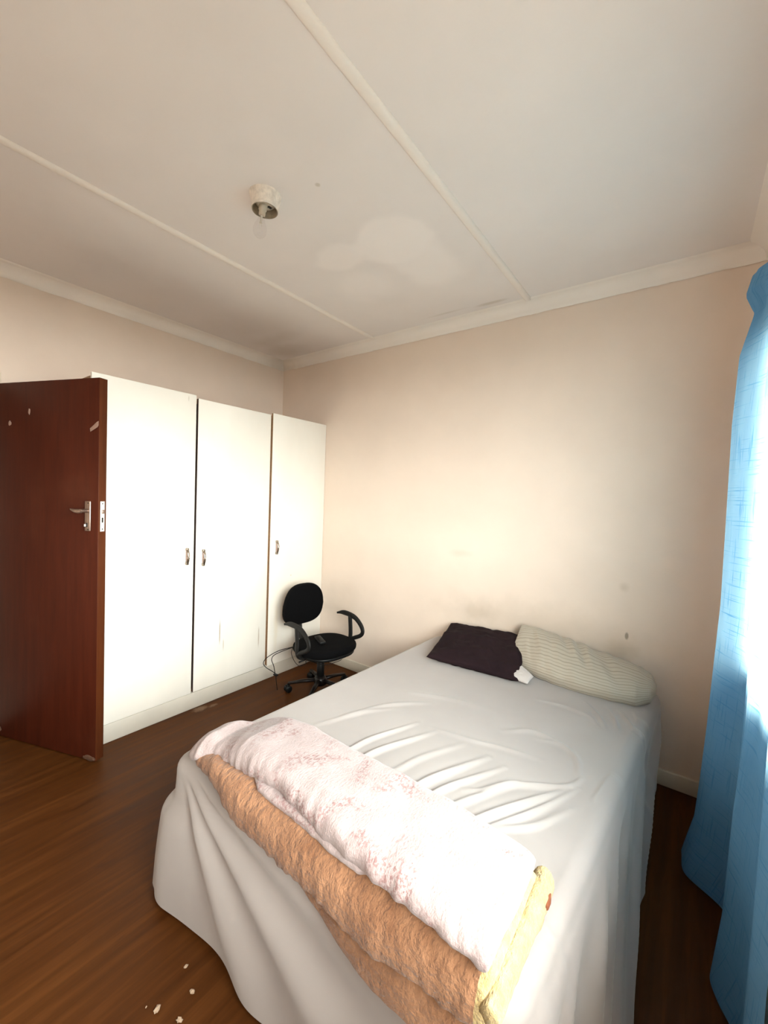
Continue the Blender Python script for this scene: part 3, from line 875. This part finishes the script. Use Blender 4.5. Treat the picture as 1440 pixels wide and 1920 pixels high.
def folded_layer(name, x0, x1, yf, yb, z0, z1, mat, seed, wob=0.006, n=150, droop=None, end0=0.02, end1=0.012, ruffle=0.0, parent=None):
    """one visible fold of a blanket swept along the bed's width; yf, yb, z0, z1 are functions of t"""
    secs = []
    for i in range(n + 1):
        t = i / n
        t = 0.5 - 0.5 * math.cos(PI * t) if i in (0, n) else t
        x = x0 + (x1 - x0) * t
        L = x1 - x0
        e = 1.0
        d0, d1 = t * L, (1 - t) * L
        if d0 < end0: e = min(e, math.sqrt(max(0.02, 1 - (1 - d0 / end0) ** 2)))
        if d1 < end1: e = min(e, math.sqrt(max(0.02, 1 - (1 - d1 / end1) ** 2)))
        a, b, c, d = yf(t), yb(t), z0(t), z1(t)
        mz = (c + d) / 2
        sec = slab_section(a, b, c, d)
        out = []
        for (y, z) in sec:
            z = mz + (z - mz) * (0.35 + 0.65 * e)
            y = (a + b) / 2 + (y - (a + b) / 2) * (0.96 + 0.04 * e)
            q = Vector((x * 5 + seed, y * 5, z * 5))
            dn = wob * (noise.noise(q) + 0.5 * noise.noise(q * 2.7))
            fz = smoothstep(0, 0.1, y - a)
            if ruffle:
                q2 = Vector((x * 45 + seed + y * 22, 0.3, z * 14))
                y += ruffle * (1 - fz) * noise.noise(q2)
                z += ruffle * 0.5 * (1 - fz) * noise.noise(q2 + Vector((9, 3, 1)))
            top = smoothstep(mz - (d - c) * 0.2, d, z)
            z += dn * top
            y += dn * 1.4 * (1 - fz)
            xx = x + 0.006 * noise.noise(Vector((y * 9, z * 30, seed + 2 * t)))
            if droop: y, z = droop(t, y, z)
            out.append((xx, y, z))
        secs.append(out)
    return sweep_sections(name, secs, mat, parent)

S0 = ZT + 0.016       # what the stack rests on
peach = empty('folded_blanket', (2.45, -1.8, S0))
tag(peach, 'peach plush blanket folded in layers, lying under the pale pink fleece on the bed foot', 'blanket')
X0, X1 = 1.945, 2.985
def over_edge(y, z, r, k):
    # cloth beyond the mattress edge bends down over it
    d = max(0.0, -1.900 - y)
    return -1.900 - r * (1 - math.exp(-d / r)) if d else y, z - k * max(0.0, d - 0.02)
def pf1(t): return interp(t, [0, 0.38, 0.5, 0.62, 0.75, 1], [-1.885, -1.895, -1.955, -1.995, -2.030, -2.050]) + 0.004 * math.sin(23 * t)
def pf2(t): return interp(t, [0, 0.08, 0.25, 0.5, 0.75, 1], [-1.925, -1.940, -1.985, -2.010, -2.010, -2.000]) + 0.004 * math.sin(13 * t + 1)
def pb(t): return interp(t, [0, 0.15, 1], [-1.72, -1.64, -1.66])
def zc(v): return lambda t: v
low = folded_layer('lower_fold', X0 + 0.01, X1 - 0.006, pf1, lambda t: pb(t) - 0.005, zc(S0 - 0.002), lambda t: S0 + 0.036, [M['peach'], M['cream_fleece']], 3.0, 0.004, 160, lambda t, y, z: over_edge(y, z, 0.085, 0.85), ruffle=0.003)
upp = folded_layer('upper_fold', X0, X1, pf2, pb, lambda t: S0 + 0.034, lambda t: S0 + interp(t, [0, 0.1, 1], [0.085, 0.102, 0.104]), [M['peach'], M['cream_fleece']], 8.0, 0.007, 300, lambda t, y, z: over_edge(y, z, 0.13, 0.55 * smoothstep(0.05, 0.3, t)), ruffle=0.007)
for o in (low, upp):
    rel(o, peach)
    for p in o.data.polygons:
        if p.center.x > X1 - 0.022: p.material_index = 1
# cream sherpa edge along the right end with its loop at the back
bm = bmesh.new()
def edge_roll(pts, r):
    path = smooth_path(pts, 60)
    add_tube(bm, path, [r[0] + (r[1] - r[0]) * i / 60 + 0.003 * noise.noise(Vector((i * 0.3, r[0] * 90, 0))) for i in range(61)], 14, 0.7, 1.0)
edge_roll([(X1 + 0.006, -1.965, S0 + 0.050), (X1 + 0.006, -1.87, S0 + 0.054), (X1 + 0.008, -1.77, S0 + 0.056), (X1 + 0.010, -1.68, S0 + 0.056), (X1 + 0.006, -1.635, S0 + 0.05)], (0.026, 0.036))
edge_roll([(X1 + 0.002, -1.985, S0 + 0.006), (X1 + 0.004, -1.88, S0 + 0.020), (X1 + 0.008, -1.76, S0 + 0.020), (X1 + 0.012, -1.69, S0 + 0.018)], (0.016, 0.020))
eo = bm_obj('sherpa_edge', bm, M['cream_fleece']); rel(eo, peach); eo['label'] = 'cream sherpa edge'
lb = blob('sewn_label', (X1 + 0.031, -1.690, S0 + 0.060), (0.005, 0.022, 0.012), M['brown_label'], None, 6); rel(lb, peach); lb['label'] = 'small brown label'

pink = empty('folded_fleece', (2.45, -1.79, S0 + 0.1))
tag(pink, 'pale pink mottled fleece throw folded on top of the peach blanket', 'blanket')
PX0, PX1 = 1.915, 2.985
ZP = S0 + 0.104
def kf(t): return interp(t, [0, 0.05, 0.12, 0.3, 0.5, 0.7, 0.85, 1], [-1.925, -1.935, -1.905, -1.900, -1.915, -1.935, -1.955, -1.945]) + 0.006 * math.sin(17 * t)
def kb(t): return interp(t, [0, 0.05, 0.15, 0.3, 1], [-1.80, -1.74, -1.66, -1.645, -1.675]) + 0.006 * math.sin(11 * t)
def kz0(t): return interp(t, [0, 0.035, 0.09, 1], [S0 + 0.045, S0 + 0.055, ZP - 0.012, ZP + 0.002])
def kz1(t): return interp(t, [0, 0.02, 0.05, 0.09, 0.2, 0.6, 1], [S0 + 0.105, ZP + 0.018, ZP + 0.030, ZP + 0.022, ZP + 0.062, ZP + 0.064, ZP + 0.060])
def pinkdroop(t, y, z):
    # the front lip sags over the fold below
    a = kf(t)
    d = max(0.0, a + 0.06 - y)
    return y - 0.0 * d, z - 0.35 * d * (1 - 0.5 * smoothstep(0.2, 0.5, t))
topf = folded_layer('top_fold', PX0, PX1, kf, kb, lambda t: kz0(t) + (0.012 if 0.3 < t < 0.95 else 0.012 * smoothstep(0.2, 0.3, t) if t <= 0.3 else 0.012 * (1 - smoothstep(0.95, 1, t))), kz1, M['pink'], 21.0, 0.009, 190, pinkdroop, 0.03, 0.02, ruffle=0.006)
rel(topf, pink)
under = folded_layer('under_fold', 2.16, PX1 - 0.01, lambda t: interp(t, [0, 0.15, 0.5, 0.62, 0.64, 0.9, 1], [-1.86, -1.915, -1.935, -1.938, -1.925, -1.935, -1.90]), lambda t: kb(0.4 + 0.6 * t) - 0.01, lambda t: ZP - 0.012, lambda t: ZP + 0.016, M['pink'], 33.0, 0.004, 120, None, 0.02, 0.02, ruffle=0.003)
rel(under, pink)

# ------------------------------------------------------------------ pillows
def uv_grid(o, nu, nv, lu, lv):
    uvl = o.data.uv_layers.new(name='UVMap')
    vi = np.empty(len(o.data.loops), dtype=np.int32); o.data.loops.foreach_get('vertex_index', vi)
    u = (vi // nv) / (nu - 1) * lu; v = (vi % nv) / nv * lv
    uvl.data.foreach_set('uv', np.c_[u, v].ravel())

# striped pillow: lofted along its length (x), leaning on the wall and on the dark pillow
def striped_pillow():
    xs_ = [2.425, 2.45, 2.50, 2.60, 2.72, 2.84, 2.96, 3.06, 3.115, 3.135]
    cy_ = [-0.190, -0.190, -0.190, -0.205, -0.225, -0.235, -0.235, -0.225, -0.215, -0.212]
    cz_ = [0.632, 0.628, 0.622, 0.608, 0.598, 0.588, 0.584, 0.575, 0.570, 0.568]
    a_ = [0.128, 0.136, 0.142, 0.155, 0.165, 0.160, 0.155, 0.135, 0.090, 0.035]
    b_ = [0.010, 0.034, 0.056, 0.078, 0.082, 0.078, 0.072, 0.066, 0.048, 0.018]
    tl_ = [42, 40, 35, 26, 20, 16, 14, 12, 8, 6]
    nu, nv = 120, 72
    secs = []
    for i in range(nu):
        t = i / (nu - 1)
        x = 2.425 + (3.135 - 2.425) * (t + 0.05 * math.sin(2 * PI * t) * -0.6)
        cy, cz, a, b, tl = (float(np.interp(x, xs_, q)) for q in (cy_, cz_, a_, b_, tl_))
        ct, st_ = math.cos(math.radians(tl)), math.sin(math.radians(tl))
        sec = []
        for k in range(nv):
            th = 2 * PI * k / nv
            ca, sa = math.cos(th), math.sin(th)
            u = a * math.copysign(abs(ca) ** 0.85, ca); w = b * math.copysign(abs(sa) ** 0.8, sa)
            # cross creases near the gathered left half
            q = Vector((x * 26 + 2.0 * u * 6, u * 4, w * 6))
            cr = 0.018 * noise.noise(q) * smoothstep(0.02, 0.2, t) * (1 - 0.55 * smoothstep(0.5, 0.9, t)) + 0.004 * noise.noise(q * 0.4)
            rad = 1 + cr / max(b, 0.03)
            u *= 1 + cr * 1.5; w *= rad
            y = cy + u * ct + w * -st_ * 0.6; z = cz + u * st_ + w * ct
            y = min(y, -0.012)
            z = max(z, ZT + 0.008 + 0.004 * noise.noise(Vector((x * 7, y * 7, 0))))
            sec.append((x + 0.10 * u * (0.5 - t) * 0.4, y, z))
        secs.append(sec)
    o = sweep_sections('striped_pillow', secs, M['striped'])
    uv_grid(o, nu, nv, 0.71, 0.55 * 1.35)
    tag(o, 'plump pillow in a beige and grey striped case against the back wall', 'pillow')
    return o
striped_pillow()

def flat_pillow(name, c00, c10, c11, c01, th, mat, seed, nu=70, nv=60, wr=0.006, parent=None, floor_z=None, pinch=0.12):
    """pillow spanned by four corners (front-left, front-right, back-right, back-left)"""
    c00, c10, c11, c01 = (Vector(c) for c in (c00, c10, c11, c01))
    V, F = [], []
    nrm = (c10 - c00).cross(c01 - c00).normalized()
    def sheetpt(u, v, side):
        ee = 4 * u * (1 - u); ff = 4 * v * (1 - v)
        # edges pull in between the corners
        uu = u + pinch * 0.25 * (0.5 - u) * ff; vv = v + pinch * 0.25 * (0.5 - v) * ee
        p = c00 * (1 - uu) * (1 - vv) + c10 * uu * (1 - vv) + c11 * uu * vv + c01 * (1 - uu) * vv
        h = th * (max(0, ee) ** 0.38) * (max(0, ff) ** 0.38)
        q = Vector((u * 6 + seed, v * 6, side))
        w = wr * (noise.noise(q) + 0.7 * noise.noise(q * 2.3 + Vector((0, u * 5, 0))))
        p = p + nrm * side * (h + w * min(1, h / 0.02))
        if floor_z is not None: p.z = max(p.z, floor_z + 0.003 * side + 0.003)
        p.y = min(p.y, -0.010)
        return p
    idx = {}
    for s in (1, -1):
        for i in range(nu + 1):
            for j in range(nv + 1):
                rim = i in (0, nu) or j in (0, nv)
                if s == -1 and rim: idx[(s, i, j)] = idx[(1, i, j)]; continue
                idx[(s, i, j)] = len(V); V.append(sheetpt(i / nu, j / nv, s if not rim else 0.0))
        for i in range(nu):
            for j in range(nv):
                f = (idx[(s, i, j)], idx[(s, i + 1, j)], idx[(s, i + 1, j + 1)], idx[(s, i, j + 1)])
                F.append(f if s == 1 else f[::-1])
    return mesh_obj(name, V, F, mat, parent)

dp = empty('dark_pillow', (2.25, -0.3, ZT))
tag(dp, 'flat pillow in a dark plum pillowcase with its white corner poking out', 'pillow')
pc = flat_pillow('pillowcase', (2.015, -0.535, 0.538), (2.545, -0.480, 0.530), (2.475, -0.050, 0.635), (1.925, -0.055, 0.612), 0.050, M['plum'], 5.0, wr=0.011, floor_z=ZT + 0.010)
rel(pc, dp)
ip = flat_pillow('inner_pillow', (2.47, -0.475, 0.540), (2.590, -0.470, 0.528), (2.600, -0.400, 0.545), (2.48, -0.30, 0.56), 0.018, M['white_pillow'], 9.0, 24, 20, 0.004, floor_z=ZT + 0.010)
rel(ip, dp); ip['label'] = 'white corner of the pillow'

# ------------------------------------------------------------------ swivel chair
ch = empty('office_chair', (1.06, -0.445, 0), math.radians(-8))
tag(ch, 'small black swivel chair with rounded back and loop armrests in the room corner', 'chair')
def pad(bm, c, sx, sy, th, ex=2.6, n=56, rows=12, bulge=0.012, dish=0.0):
    """upholstered pad, superellipse outline in local xy"""
    V = []
    for i in range(rows + 1):
        a = -PI / 2 + PI * i / rows
        r, h = max(math.cos(a), 0.0) ** 0.5, math.sin(a)
        ring = []
        for k in range(n):
            t = 2 * PI * k / n
            ca, sa = math.cos(t), math.sin(t)
            x = sx * math.copysign(abs(ca) ** (2 / ex), ca); y = sy * math.copysign(abs(sa) ** (2 / ex), sa)
            rr = 0.90 + 0.10 * r
            if i in (0, rows): rr = 0.72
            ring.append(bm.verts.new(c @ Vector((x * rr, y * rr, th / 2 * h))))
        V.append(ring)
    for A, B in zip(V, V[1:]):
        for k in range(n): bm.faces.new((A[k], A[(k + 1) % n], B[(k + 1) % n], B[k]))
    for ring, s, zz in ((V[0], 1, -th / 2), (V[-1], -1, th / 2)):
        cc = bm.verts.new(c @ Vector((0, 0, zz + (-s) * bulge)))
        inner = [bm.verts.new(c @ Vector((*((c.inverted() @ v.co).xy * 0.55), zz - s * bulge * 0.8))) for v in ring]
        for k in range(n):
            q = (ring[k], ring[(k + 1) % n], inner[(k + 1) % n], inner[k]); bm.faces.new(q if s == -1 else q[::-1])
            q = (inner[k], inner[(k + 1) % n], cc); bm.faces.new(q if s == -1 else q[::-1])
    return bm
SZ = 0.360
bm = bmesh.new(); pad(bm, Matrix.Translation((0.045, 0, SZ)) @ Matrix.Rotation(math.radians(-1), 4, 'Y'), 0.200, 0.222, 0.050, 2.7)
seat = bm_obj('seat', bm, M['black_fabric'], ch)
bm = bmesh.new()
for v in pad(bm, Matrix.Translation((0.045, 0, SZ - 0.034)), 0.195, 0.20, 0.024, 2.7, bulge=0.002).verts: pass
bm_obj('seat_pan', bm, M['black_plastic'], ch)
mb = Matrix.Translation((-0.262, 0.0, 0.610)) @ Matrix.Rotation(math.radians(-82), 4, 'Y') @ Matrix.Rotation(0, 4, 'Z')
bm = bmesh.new(); pad(bm, mb, 0.165, 0.180, 0.050, 3.0)
for v in bm.verts:
    l = mb.inverted() @ v.co
    # rounded-trapezoid back, a little wider low down, dished to the sitter
    l.y *= 1.0 - 0.16 * max(0, l.x / 0.165)
    v.co = mb @ l
    v.co.x += 0.7 * (v.co.y ** 2)
bm_obj('backrest', bm, M['black_fabric'], ch)
bm = bmesh.new()
path = smooth_path([(0.02, 0, SZ - 0.045), (-0.16, 0, SZ - 0.045), (-0.255, 0, SZ - 0.02), (-0.292, 0, SZ + 0.08), (-0.297, 0, 0.60)], 30)
add_tube(bm, path, 0.030, 14, 1.0, 0.42, Vector((0, 1, 0)))
for v in bm.verts: pass
bm_obj('back_bar', bm, M['grey_plastic'], ch)
# arms
for s in (-1, 1):
    bm = bmesh.new()
    y = s * 0.245; yy = s * 0.232
    post = smooth_path([(0.045, s * 0.15, SZ - 0.045), (0.045, y * 0.9, SZ - 0.040), (0.045, y, SZ + 0.01), (0.045, y, SZ + 0.08), (0.035, y, SZ + 0.175)], 24)
    add_tube(bm, post, 0.021, 12, 1.0, 0.5, Vector((0, 1, 0)))
    post_o = bm_obj('arm_post', bm, M['grey_plastic'], ch)
    bm = bmesh.new()
    loop = smooth_path([(-0.125, y, SZ + 0.165), (-0.06, y, SZ + 0.182), (0.02, y, SZ + 0.186), (0.10, y, SZ + 0.172), (0.165, y, SZ + 0.128), (0.185, y, SZ + 0.085), (0.160, y, SZ + 0.050), (0.10, y, SZ + 0.020), (0.055, y, SZ - 0.005)], 52)
    rad = [0.008 + 0.0125 * smoothstep(0, 0.2, i / 52) - 0.005 * smoothstep(0.5, 0.8, i / 52) for i in range(53)]
    add_tube(bm, loop, rad, 14, 1.0, 0.5, Vector((0, 1, 0)))
    bm_obj('armrest', bm, M['grey_plastic'], ch)
# gas column, base, castors
bm = bmesh.new()
add_lathe(bm, [(0.0001, 0.075), (0.028, 0.075), (0.028, 0.215), (0.024, 0.22), (0.024, 0.262), (0.034, 0.266), (0.034, 0.30), (0.0001, 0.30)], 24)
bm_obj('column', bm, M['black_plastic'], ch)
bm = bmesh.new(); add_box(bm, (-0.09, -0.07, 0.285), (0.10, 0.07, 0.312), 0.006)
bm_obj('tilt_mechanism', bm, M['black_plastic'], ch)
bm = bmesh.new()
add_tube(bm, [(0.03, -0.06, 0.298), (0.03, -0.15, 0.292), (0.03, -0.215, 0.285)], 0.006, 8)
bm_obj('height_lever', bm, M['black_plastic'], ch)
bm = bmesh.new()
add_lathe(bm, [(0.0001, 0.055), (0.046, 0.055), (0.048, 0.09), (0.036, 0.118), (0.0001, 0.120)], 28)
bm_obj('hub', bm, M['base_metal'], ch)
for k in range(5):
    a = math.radians(-135.0 + 8 + 72 * k)
    d = Vector((math.cos(a), math.sin(a), 0))
    bm = bmesh.new()
    add_tube(bm, [d * 0.035 + Vector((0, 0, 0.088)), d * 0.13 + Vector((0, 0, 0.082)), d * 0.235 + Vector((0, 0, 0.066))], [0.021, 0.017, 0.013], 12, 1.0, 0.7)
    bm_obj('base_leg', bm, M['base_metal'], ch)
    c = d * 0.235
    n = Vector((-d.y, d.x, 0))
    bm = bmesh.new()
    add_lathe(bm, [(0.007, 0.03), (0.007, 0.066)], 10, Matrix.Translation((c.x, c.y, 0)))
    rot = Matrix.Translation((c.x, c.y, 0.026)) @ Matrix.Rotation(a + 0.5, 4, 'Z') @ Matrix.Rotation(PI / 2, 4, 'X')
    for z0 in (-0.024, 0.006):
        add_lathe(bm, [(0.0001, z0), (0.022, z0), (0.0255, z0 + 0.004), (0.0255, z0 + 0.014), (0.022, z0 + 0.018), (0.0001, z0 + 0.018)], 20, rot)
    add_box(bm, (c.x - 0.012, c.y - 0.012, 0.040), (c.x + 0.012, c.y + 0.012, 0.058), 0.004)
    cst = bm_obj('castor', bm, M['black_plastic'], ch); autosmooth(cst, 50)

# black box on the seat, and its lead trailing down
bm = bmesh.new()
add_box(bm, (-0.075, -0.022, 0), (0.075, 0.022, 0.018), 0.004)
gd = bm_obj('remote_control', bm, M['black_plastic'])
gd.location = (1.10, -0.50, SZ + 0.0445); gd.rotation_euler = (0, 0, math.radians(-28))
tag(gd, 'slim black remote-like gadget lying on the black chair seat', 'gadget')
bm = bmesh.new(); add_box(bm, (-0.06, -0.012, 0.0175), (0.055, 0.012, 0.0188), 0.0004)
gp = bm_obj('button_panel', bm, M['grey_plastic'], gd)
bm = bmesh.new()
w0 = [(0.87, -0.555, 0.318), (0.80, -0.63, 0.292), (0.745, -0.69, 0.245), (0.720, -0.705, 0.200), (0.735, -0.69, 0.165), (0.775, -0.665, 0.140), (0.80, -0.655, 0.120), (0.815, -0.655, 0.06), (0.82, -0.65, 0.006)]
add_tube(bm, smooth_path(w0, 60), 0.0028, 8)
w1 = [(0.87, -0.560, 0.316), (0.79, -0.645, 0.27), (0.765, -0.665, 0.23), (0.785, -0.66, 0.18), (0.797, -0.655, 0.125)]
add_tube(bm, smooth_path(w1, 40), 0.0028, 8)
add_box(bm, (0.785, -0.665, 0.112), (0.822, -0.645, 0.124), 0.003)
w2 = [(0.87, -0.555, 0.314), (0.92, -0.61, 0.296), (0.985, -0.635, 0.262), (1.02, -0.62, 0.235), (1.06, -0.60, 0.255), (1.08, -0.60, 0.285), (1.20, -0.55, 0.270), (1.26, -0.48, 0.290), (1.275, -0.45, 0.30)]
add_tube(bm, smooth_path(w2, 80), 0.0022, 8)
cb = bm_obj('power_cable', bm, M['black_plastic'])
tag(cb, 'thin black cable looping below the swivel chair seat and hanging to the floor', 'cable')

# ------------------------------------------------------------------ ceiling lamp
LX, LY = 1.721, -1.531
lamp = empty('ceiling_lamp', (LX, LY, CEIL))
tag(lamp, 'open white-painted ceiling lamp holder with a bare clear bulb', 'lamp')
R0 = 0.060
bm = bmesh.new()
prof = [(R0 + 0.006, 0.0), (R0 + 0.005, -0.006), (R0 + 0.002, -0.012), (R0 - 0.004, -0.055), (R0 - 0.006, -0.062), (R0 - 0.009, -0.0625), (R0 - 0.0105, -0.058), (R0 - 0.009, -0.004)]
n = 48; rings = []
for r, z in prof:
    rings.append([bm.verts.new(((r + 0.0018 * noise.noise(Vector((math.cos(2 * PI * k / n) * 3, math.sin(2 * PI * k / n) * 3, z * 40)))) * math.cos(2 * PI * k / n), (r + 0.0015 * noise.noise(Vector((math.sin(2 * PI * k / n) * 3, 2, z * 40)))) * math.sin(2 * PI * k / n), z)) for k in range(n)])
for i, (A, B) in enumerate(zip(rings, rings[1:])):
    for k in range(n):
        f = bm.faces.new((A[k], A[(k + 1) % n], B[(k + 1) % n], B[k]))
        f.material_index = 0 if i < 4 else 1
ho = bm_obj('housing', bm, [M['lamp_paint'], M['lamp_inner']], lamp); autosmooth(ho, 50)
bm = bmesh.new()
add_lathe(bm, [(R0 - 0.008, -0.005), (R0 - 0.008, -0.012), (0.043, -0.016), (0.041, -0.034), (0.030, -0.040), (0.0001, -0.041)], 32)
bm_obj('porcelain_base', bm, M['porcelain'], lamp)
bm = bmesh.new(); add_box(bm, (0.002, 0.010, -0.0435), (0.012, 0.026, -0.0395), 0.001)
bm_obj('terminal_slot', bm, M['dark_hole'], lamp)
tilt = Matrix.Translation((-0.004, -0.004, -0.02)) @ Matrix.Rotation(math.radians(11), 4, 'Y') @ Matrix.Translation((0, 0, 0.02))
bm = bmesh.new()
add_lathe(bm, [(0.0001, -0.030), (0.016, -0.030), (0.017, -0.058), (0.0135, -0.060), (0.0135, -0.078), (0.0001, -0.078)], 24)
bm.transform(tilt); bm_obj('lamp_socket', bm, M['porcelain'], lamp)
bm = bmesh.new()
add_lathe(bm, [(0.012, -0.074), (0.0125, -0.088), (0.016, -0.100), (0.024, -0.116), (0.0285, -0.132), (0.0275, -0.148), (0.021, -0.160), (0.011, -0.167), (0.0001, -0.169)], 28)
bm.transform(tilt); bm_obj('bulb', bm, M['bulb_glass'], lamp)
bm = bmesh.new()
add_lathe(bm, [(0.0001, -0.078), (0.0045, -0.080), (0.004, -0.105), (0.007, -0.110), (0.0001, -0.112)], 12)
add_tube(bm, smooth_path([(0.004, 0, -0.11), (0.010, 0, -0.126), (0.004, 0.006, -0.130), (-0.004, -0.005, -0.130), (-0.010, 0, -0.126), (-0.004, 0, -0.11)], 24), 0.0005, 6)
bm.transform(tilt); bm_obj('filament_stem', bm, M['lamp_paint'], lamp)

# ------------------------------------------------------------------ curtain
cur = empty('curtain', (3.40, -0.9, 0))
tag(cur, 'long translucent blue slub curtain hanging in folds at the window by the bed', 'curtain')
def curtain_profile(z):
    """plan view of the cloth at height z: list of (x, y)"""
    k = lambda zs, vs: float(np.interp(z, zs, vs))
    crest = k([0, 0.06, 0.2, 0.6, 1.1, 1.8, 2.06, 2.20, 2.22, 2.29, 2.36], [3.262, 3.272, 3.297, 3.318, 3.337, 3.338, 3.348, 3.380, 3.383, 3.356, 3.372])
    near = k([0, 0.23, 0.54, 0.82, 1.47, 2.05, 2.21, 2.30, 2.36], [3.350, 3.370, 3.379, 3.392, 3.405, 3.408, 3.412, 3.392, 3.405])
    back = k([0, 2.0, 2.2, 2.3, 2.36], [3.430, 3.430, 3.424, 3.426, 3.426])
    val = k([0, 1.0, 2.0, 2.2, 2.36], [3.408, 3.418, 3.426, 3.42, 3.426])
    return [(back, -0.50), (back - 0.035, -0.478), (crest + 0.020, -0.500), (crest, -0.555), (crest + 0.022, -0.625), (val - 0.022, -0.705), (val, -0.79),
            (val - 0.018, -0.88), (near + 0.008, -0.955), (near, -1.02), (near + 0.012, -1.09), (val - 0.004, -1.17), (val, -1.24), (val - 0.012, -1.31), (val - 0.018, -1.38), (val - 0.006, -1.45)]
NU, NZ = 170, 150
V, UV = [], []
for j in range(NZ + 1):
    z = 0.022 + (2.360 - 0.022) * j / NZ
    path = smooth_path([(x, y, 0) for x, y in curtain_profile(z)], NU)
    s = 0.0; last = path[0]
    for i, p in enumerate(path):
        s += (p - last).length; last = p
        rip = 0.0035 * math.sin(i * 0.23 + z * 0.9) + 0.002 * noise.noise(Vector((p.y * 14, z * 2.2, 3)))
        if 2.19 < z: rip += 0.004 * math.sin(i * 0.55) * smoothstep(2.19, 2.24, z)
        zz = z
        if z < 0.4:
            # hem lifts a little at the first fold's edge
            zz = z + (1 - z / 0.4) * 0.03 * math.exp(-((p.y + 0.52) / 0.06) ** 2)
        V.append((min(p.x + rip, ROOM_X - 0.028), p.y, zz)); UV.append((s, zz))
F = [(j * (NU + 1) + i, j * (NU + 1) + i + 1, (j + 1) * (NU + 1) + i + 1, (j + 1) * (NU + 1) + i) for j in range(NZ) for i in range(NU)]
co = mesh_obj('curtain_cloth', V, F, M['curtain'])
uvl = co.data.uv_layers.new(name='UVMap')
vi = np.empty(len(co.data.loops), dtype=np.int32); co.data.loops.foreach_get('vertex_index', vi)
uvl.data.foreach_set('uv', np.array(UV)[vi].ravel())
rel(co, cur)
bm = bmesh.new()
add_tube(bm, [(3.449, -0.47, 2.275), (3.449, -1.5, 2.275), (3.449, -3.0, 2.275)], 0.009, 14)
add_lathe(bm, [(0.0001, 0), (0.0105, 0), (0.0105, 0.02), (0.0001, 0.022)], 14, Matrix.Translation((3.449, -0.47, 2.275)) @ Matrix.Rotation(-PI / 2, 4, 'X'))
rod = bm_obj('curtain_rod', bm, M['brushed'])
tag(rod, 'slim metal curtain rod above the window behind the blue curtain heading', 'curtain rod')
for y in (-0.60, -1.75, -2.93):
    bx = box('bracket', (3.440, y - 0.008, 2.255), (3.46, y + 0.008, 2.300), M['brushed'], None, bevel=0.002); rel(bx, rod)

# ------------------------------------------------------------------ crumbs of paper on the floor
def scrap(x, y, r, seed, label):
    bm = bmesh.new()
    bmesh.ops.create_icosphere(bm, subdivisions=2, radius=1.0)
    for v in bm.verts:
        n = 1 + 0.6 * noise.noise(v.co * 2.1 + Vector((seed * 3.3, 1, 0)))
        v.co = Vector((v.co.x * r * n, v.co.y * r * 0.7 * n, v.co.z * r * 0.45 * n))
    zmin = min(v.co.z for v in bm.verts)
    for v in bm.verts: v.co.z -= zmin
    o = bm_obj('paper_scrap', bm, M['paper'], smooth=False)
    o.location = (x, y, 0.0005); o.rotation_euler = (0, 0, seed * 1.7)
    tag(o, label, 'litter', 'crumpled paper scraps on the floor by the bed foot')
scrap(2.047, -1.992, 0.0065, 1, 'small pale paper scrap on the floor beside the sheet hem, uppermost of the scraps')
scrap(2.125, -2.014, 0.0085, 2, 'pale paper scrap on the brown floor, rightmost of the scraps by the bed foot')
scrap(2.088, -2.096, 0.010, 3, 'largest pale scrap on the brown floor near the bed foot')
scrap(2.161, -2.069, 0.009, 4, 'pale scrap on the floor at the bottom edge of the photo, lowest of the scraps')
scrap(2.057, -2.112, 0.003, 5, 'tiny pale crumb on the floor beside the largest scrap, leftmost of the scraps')
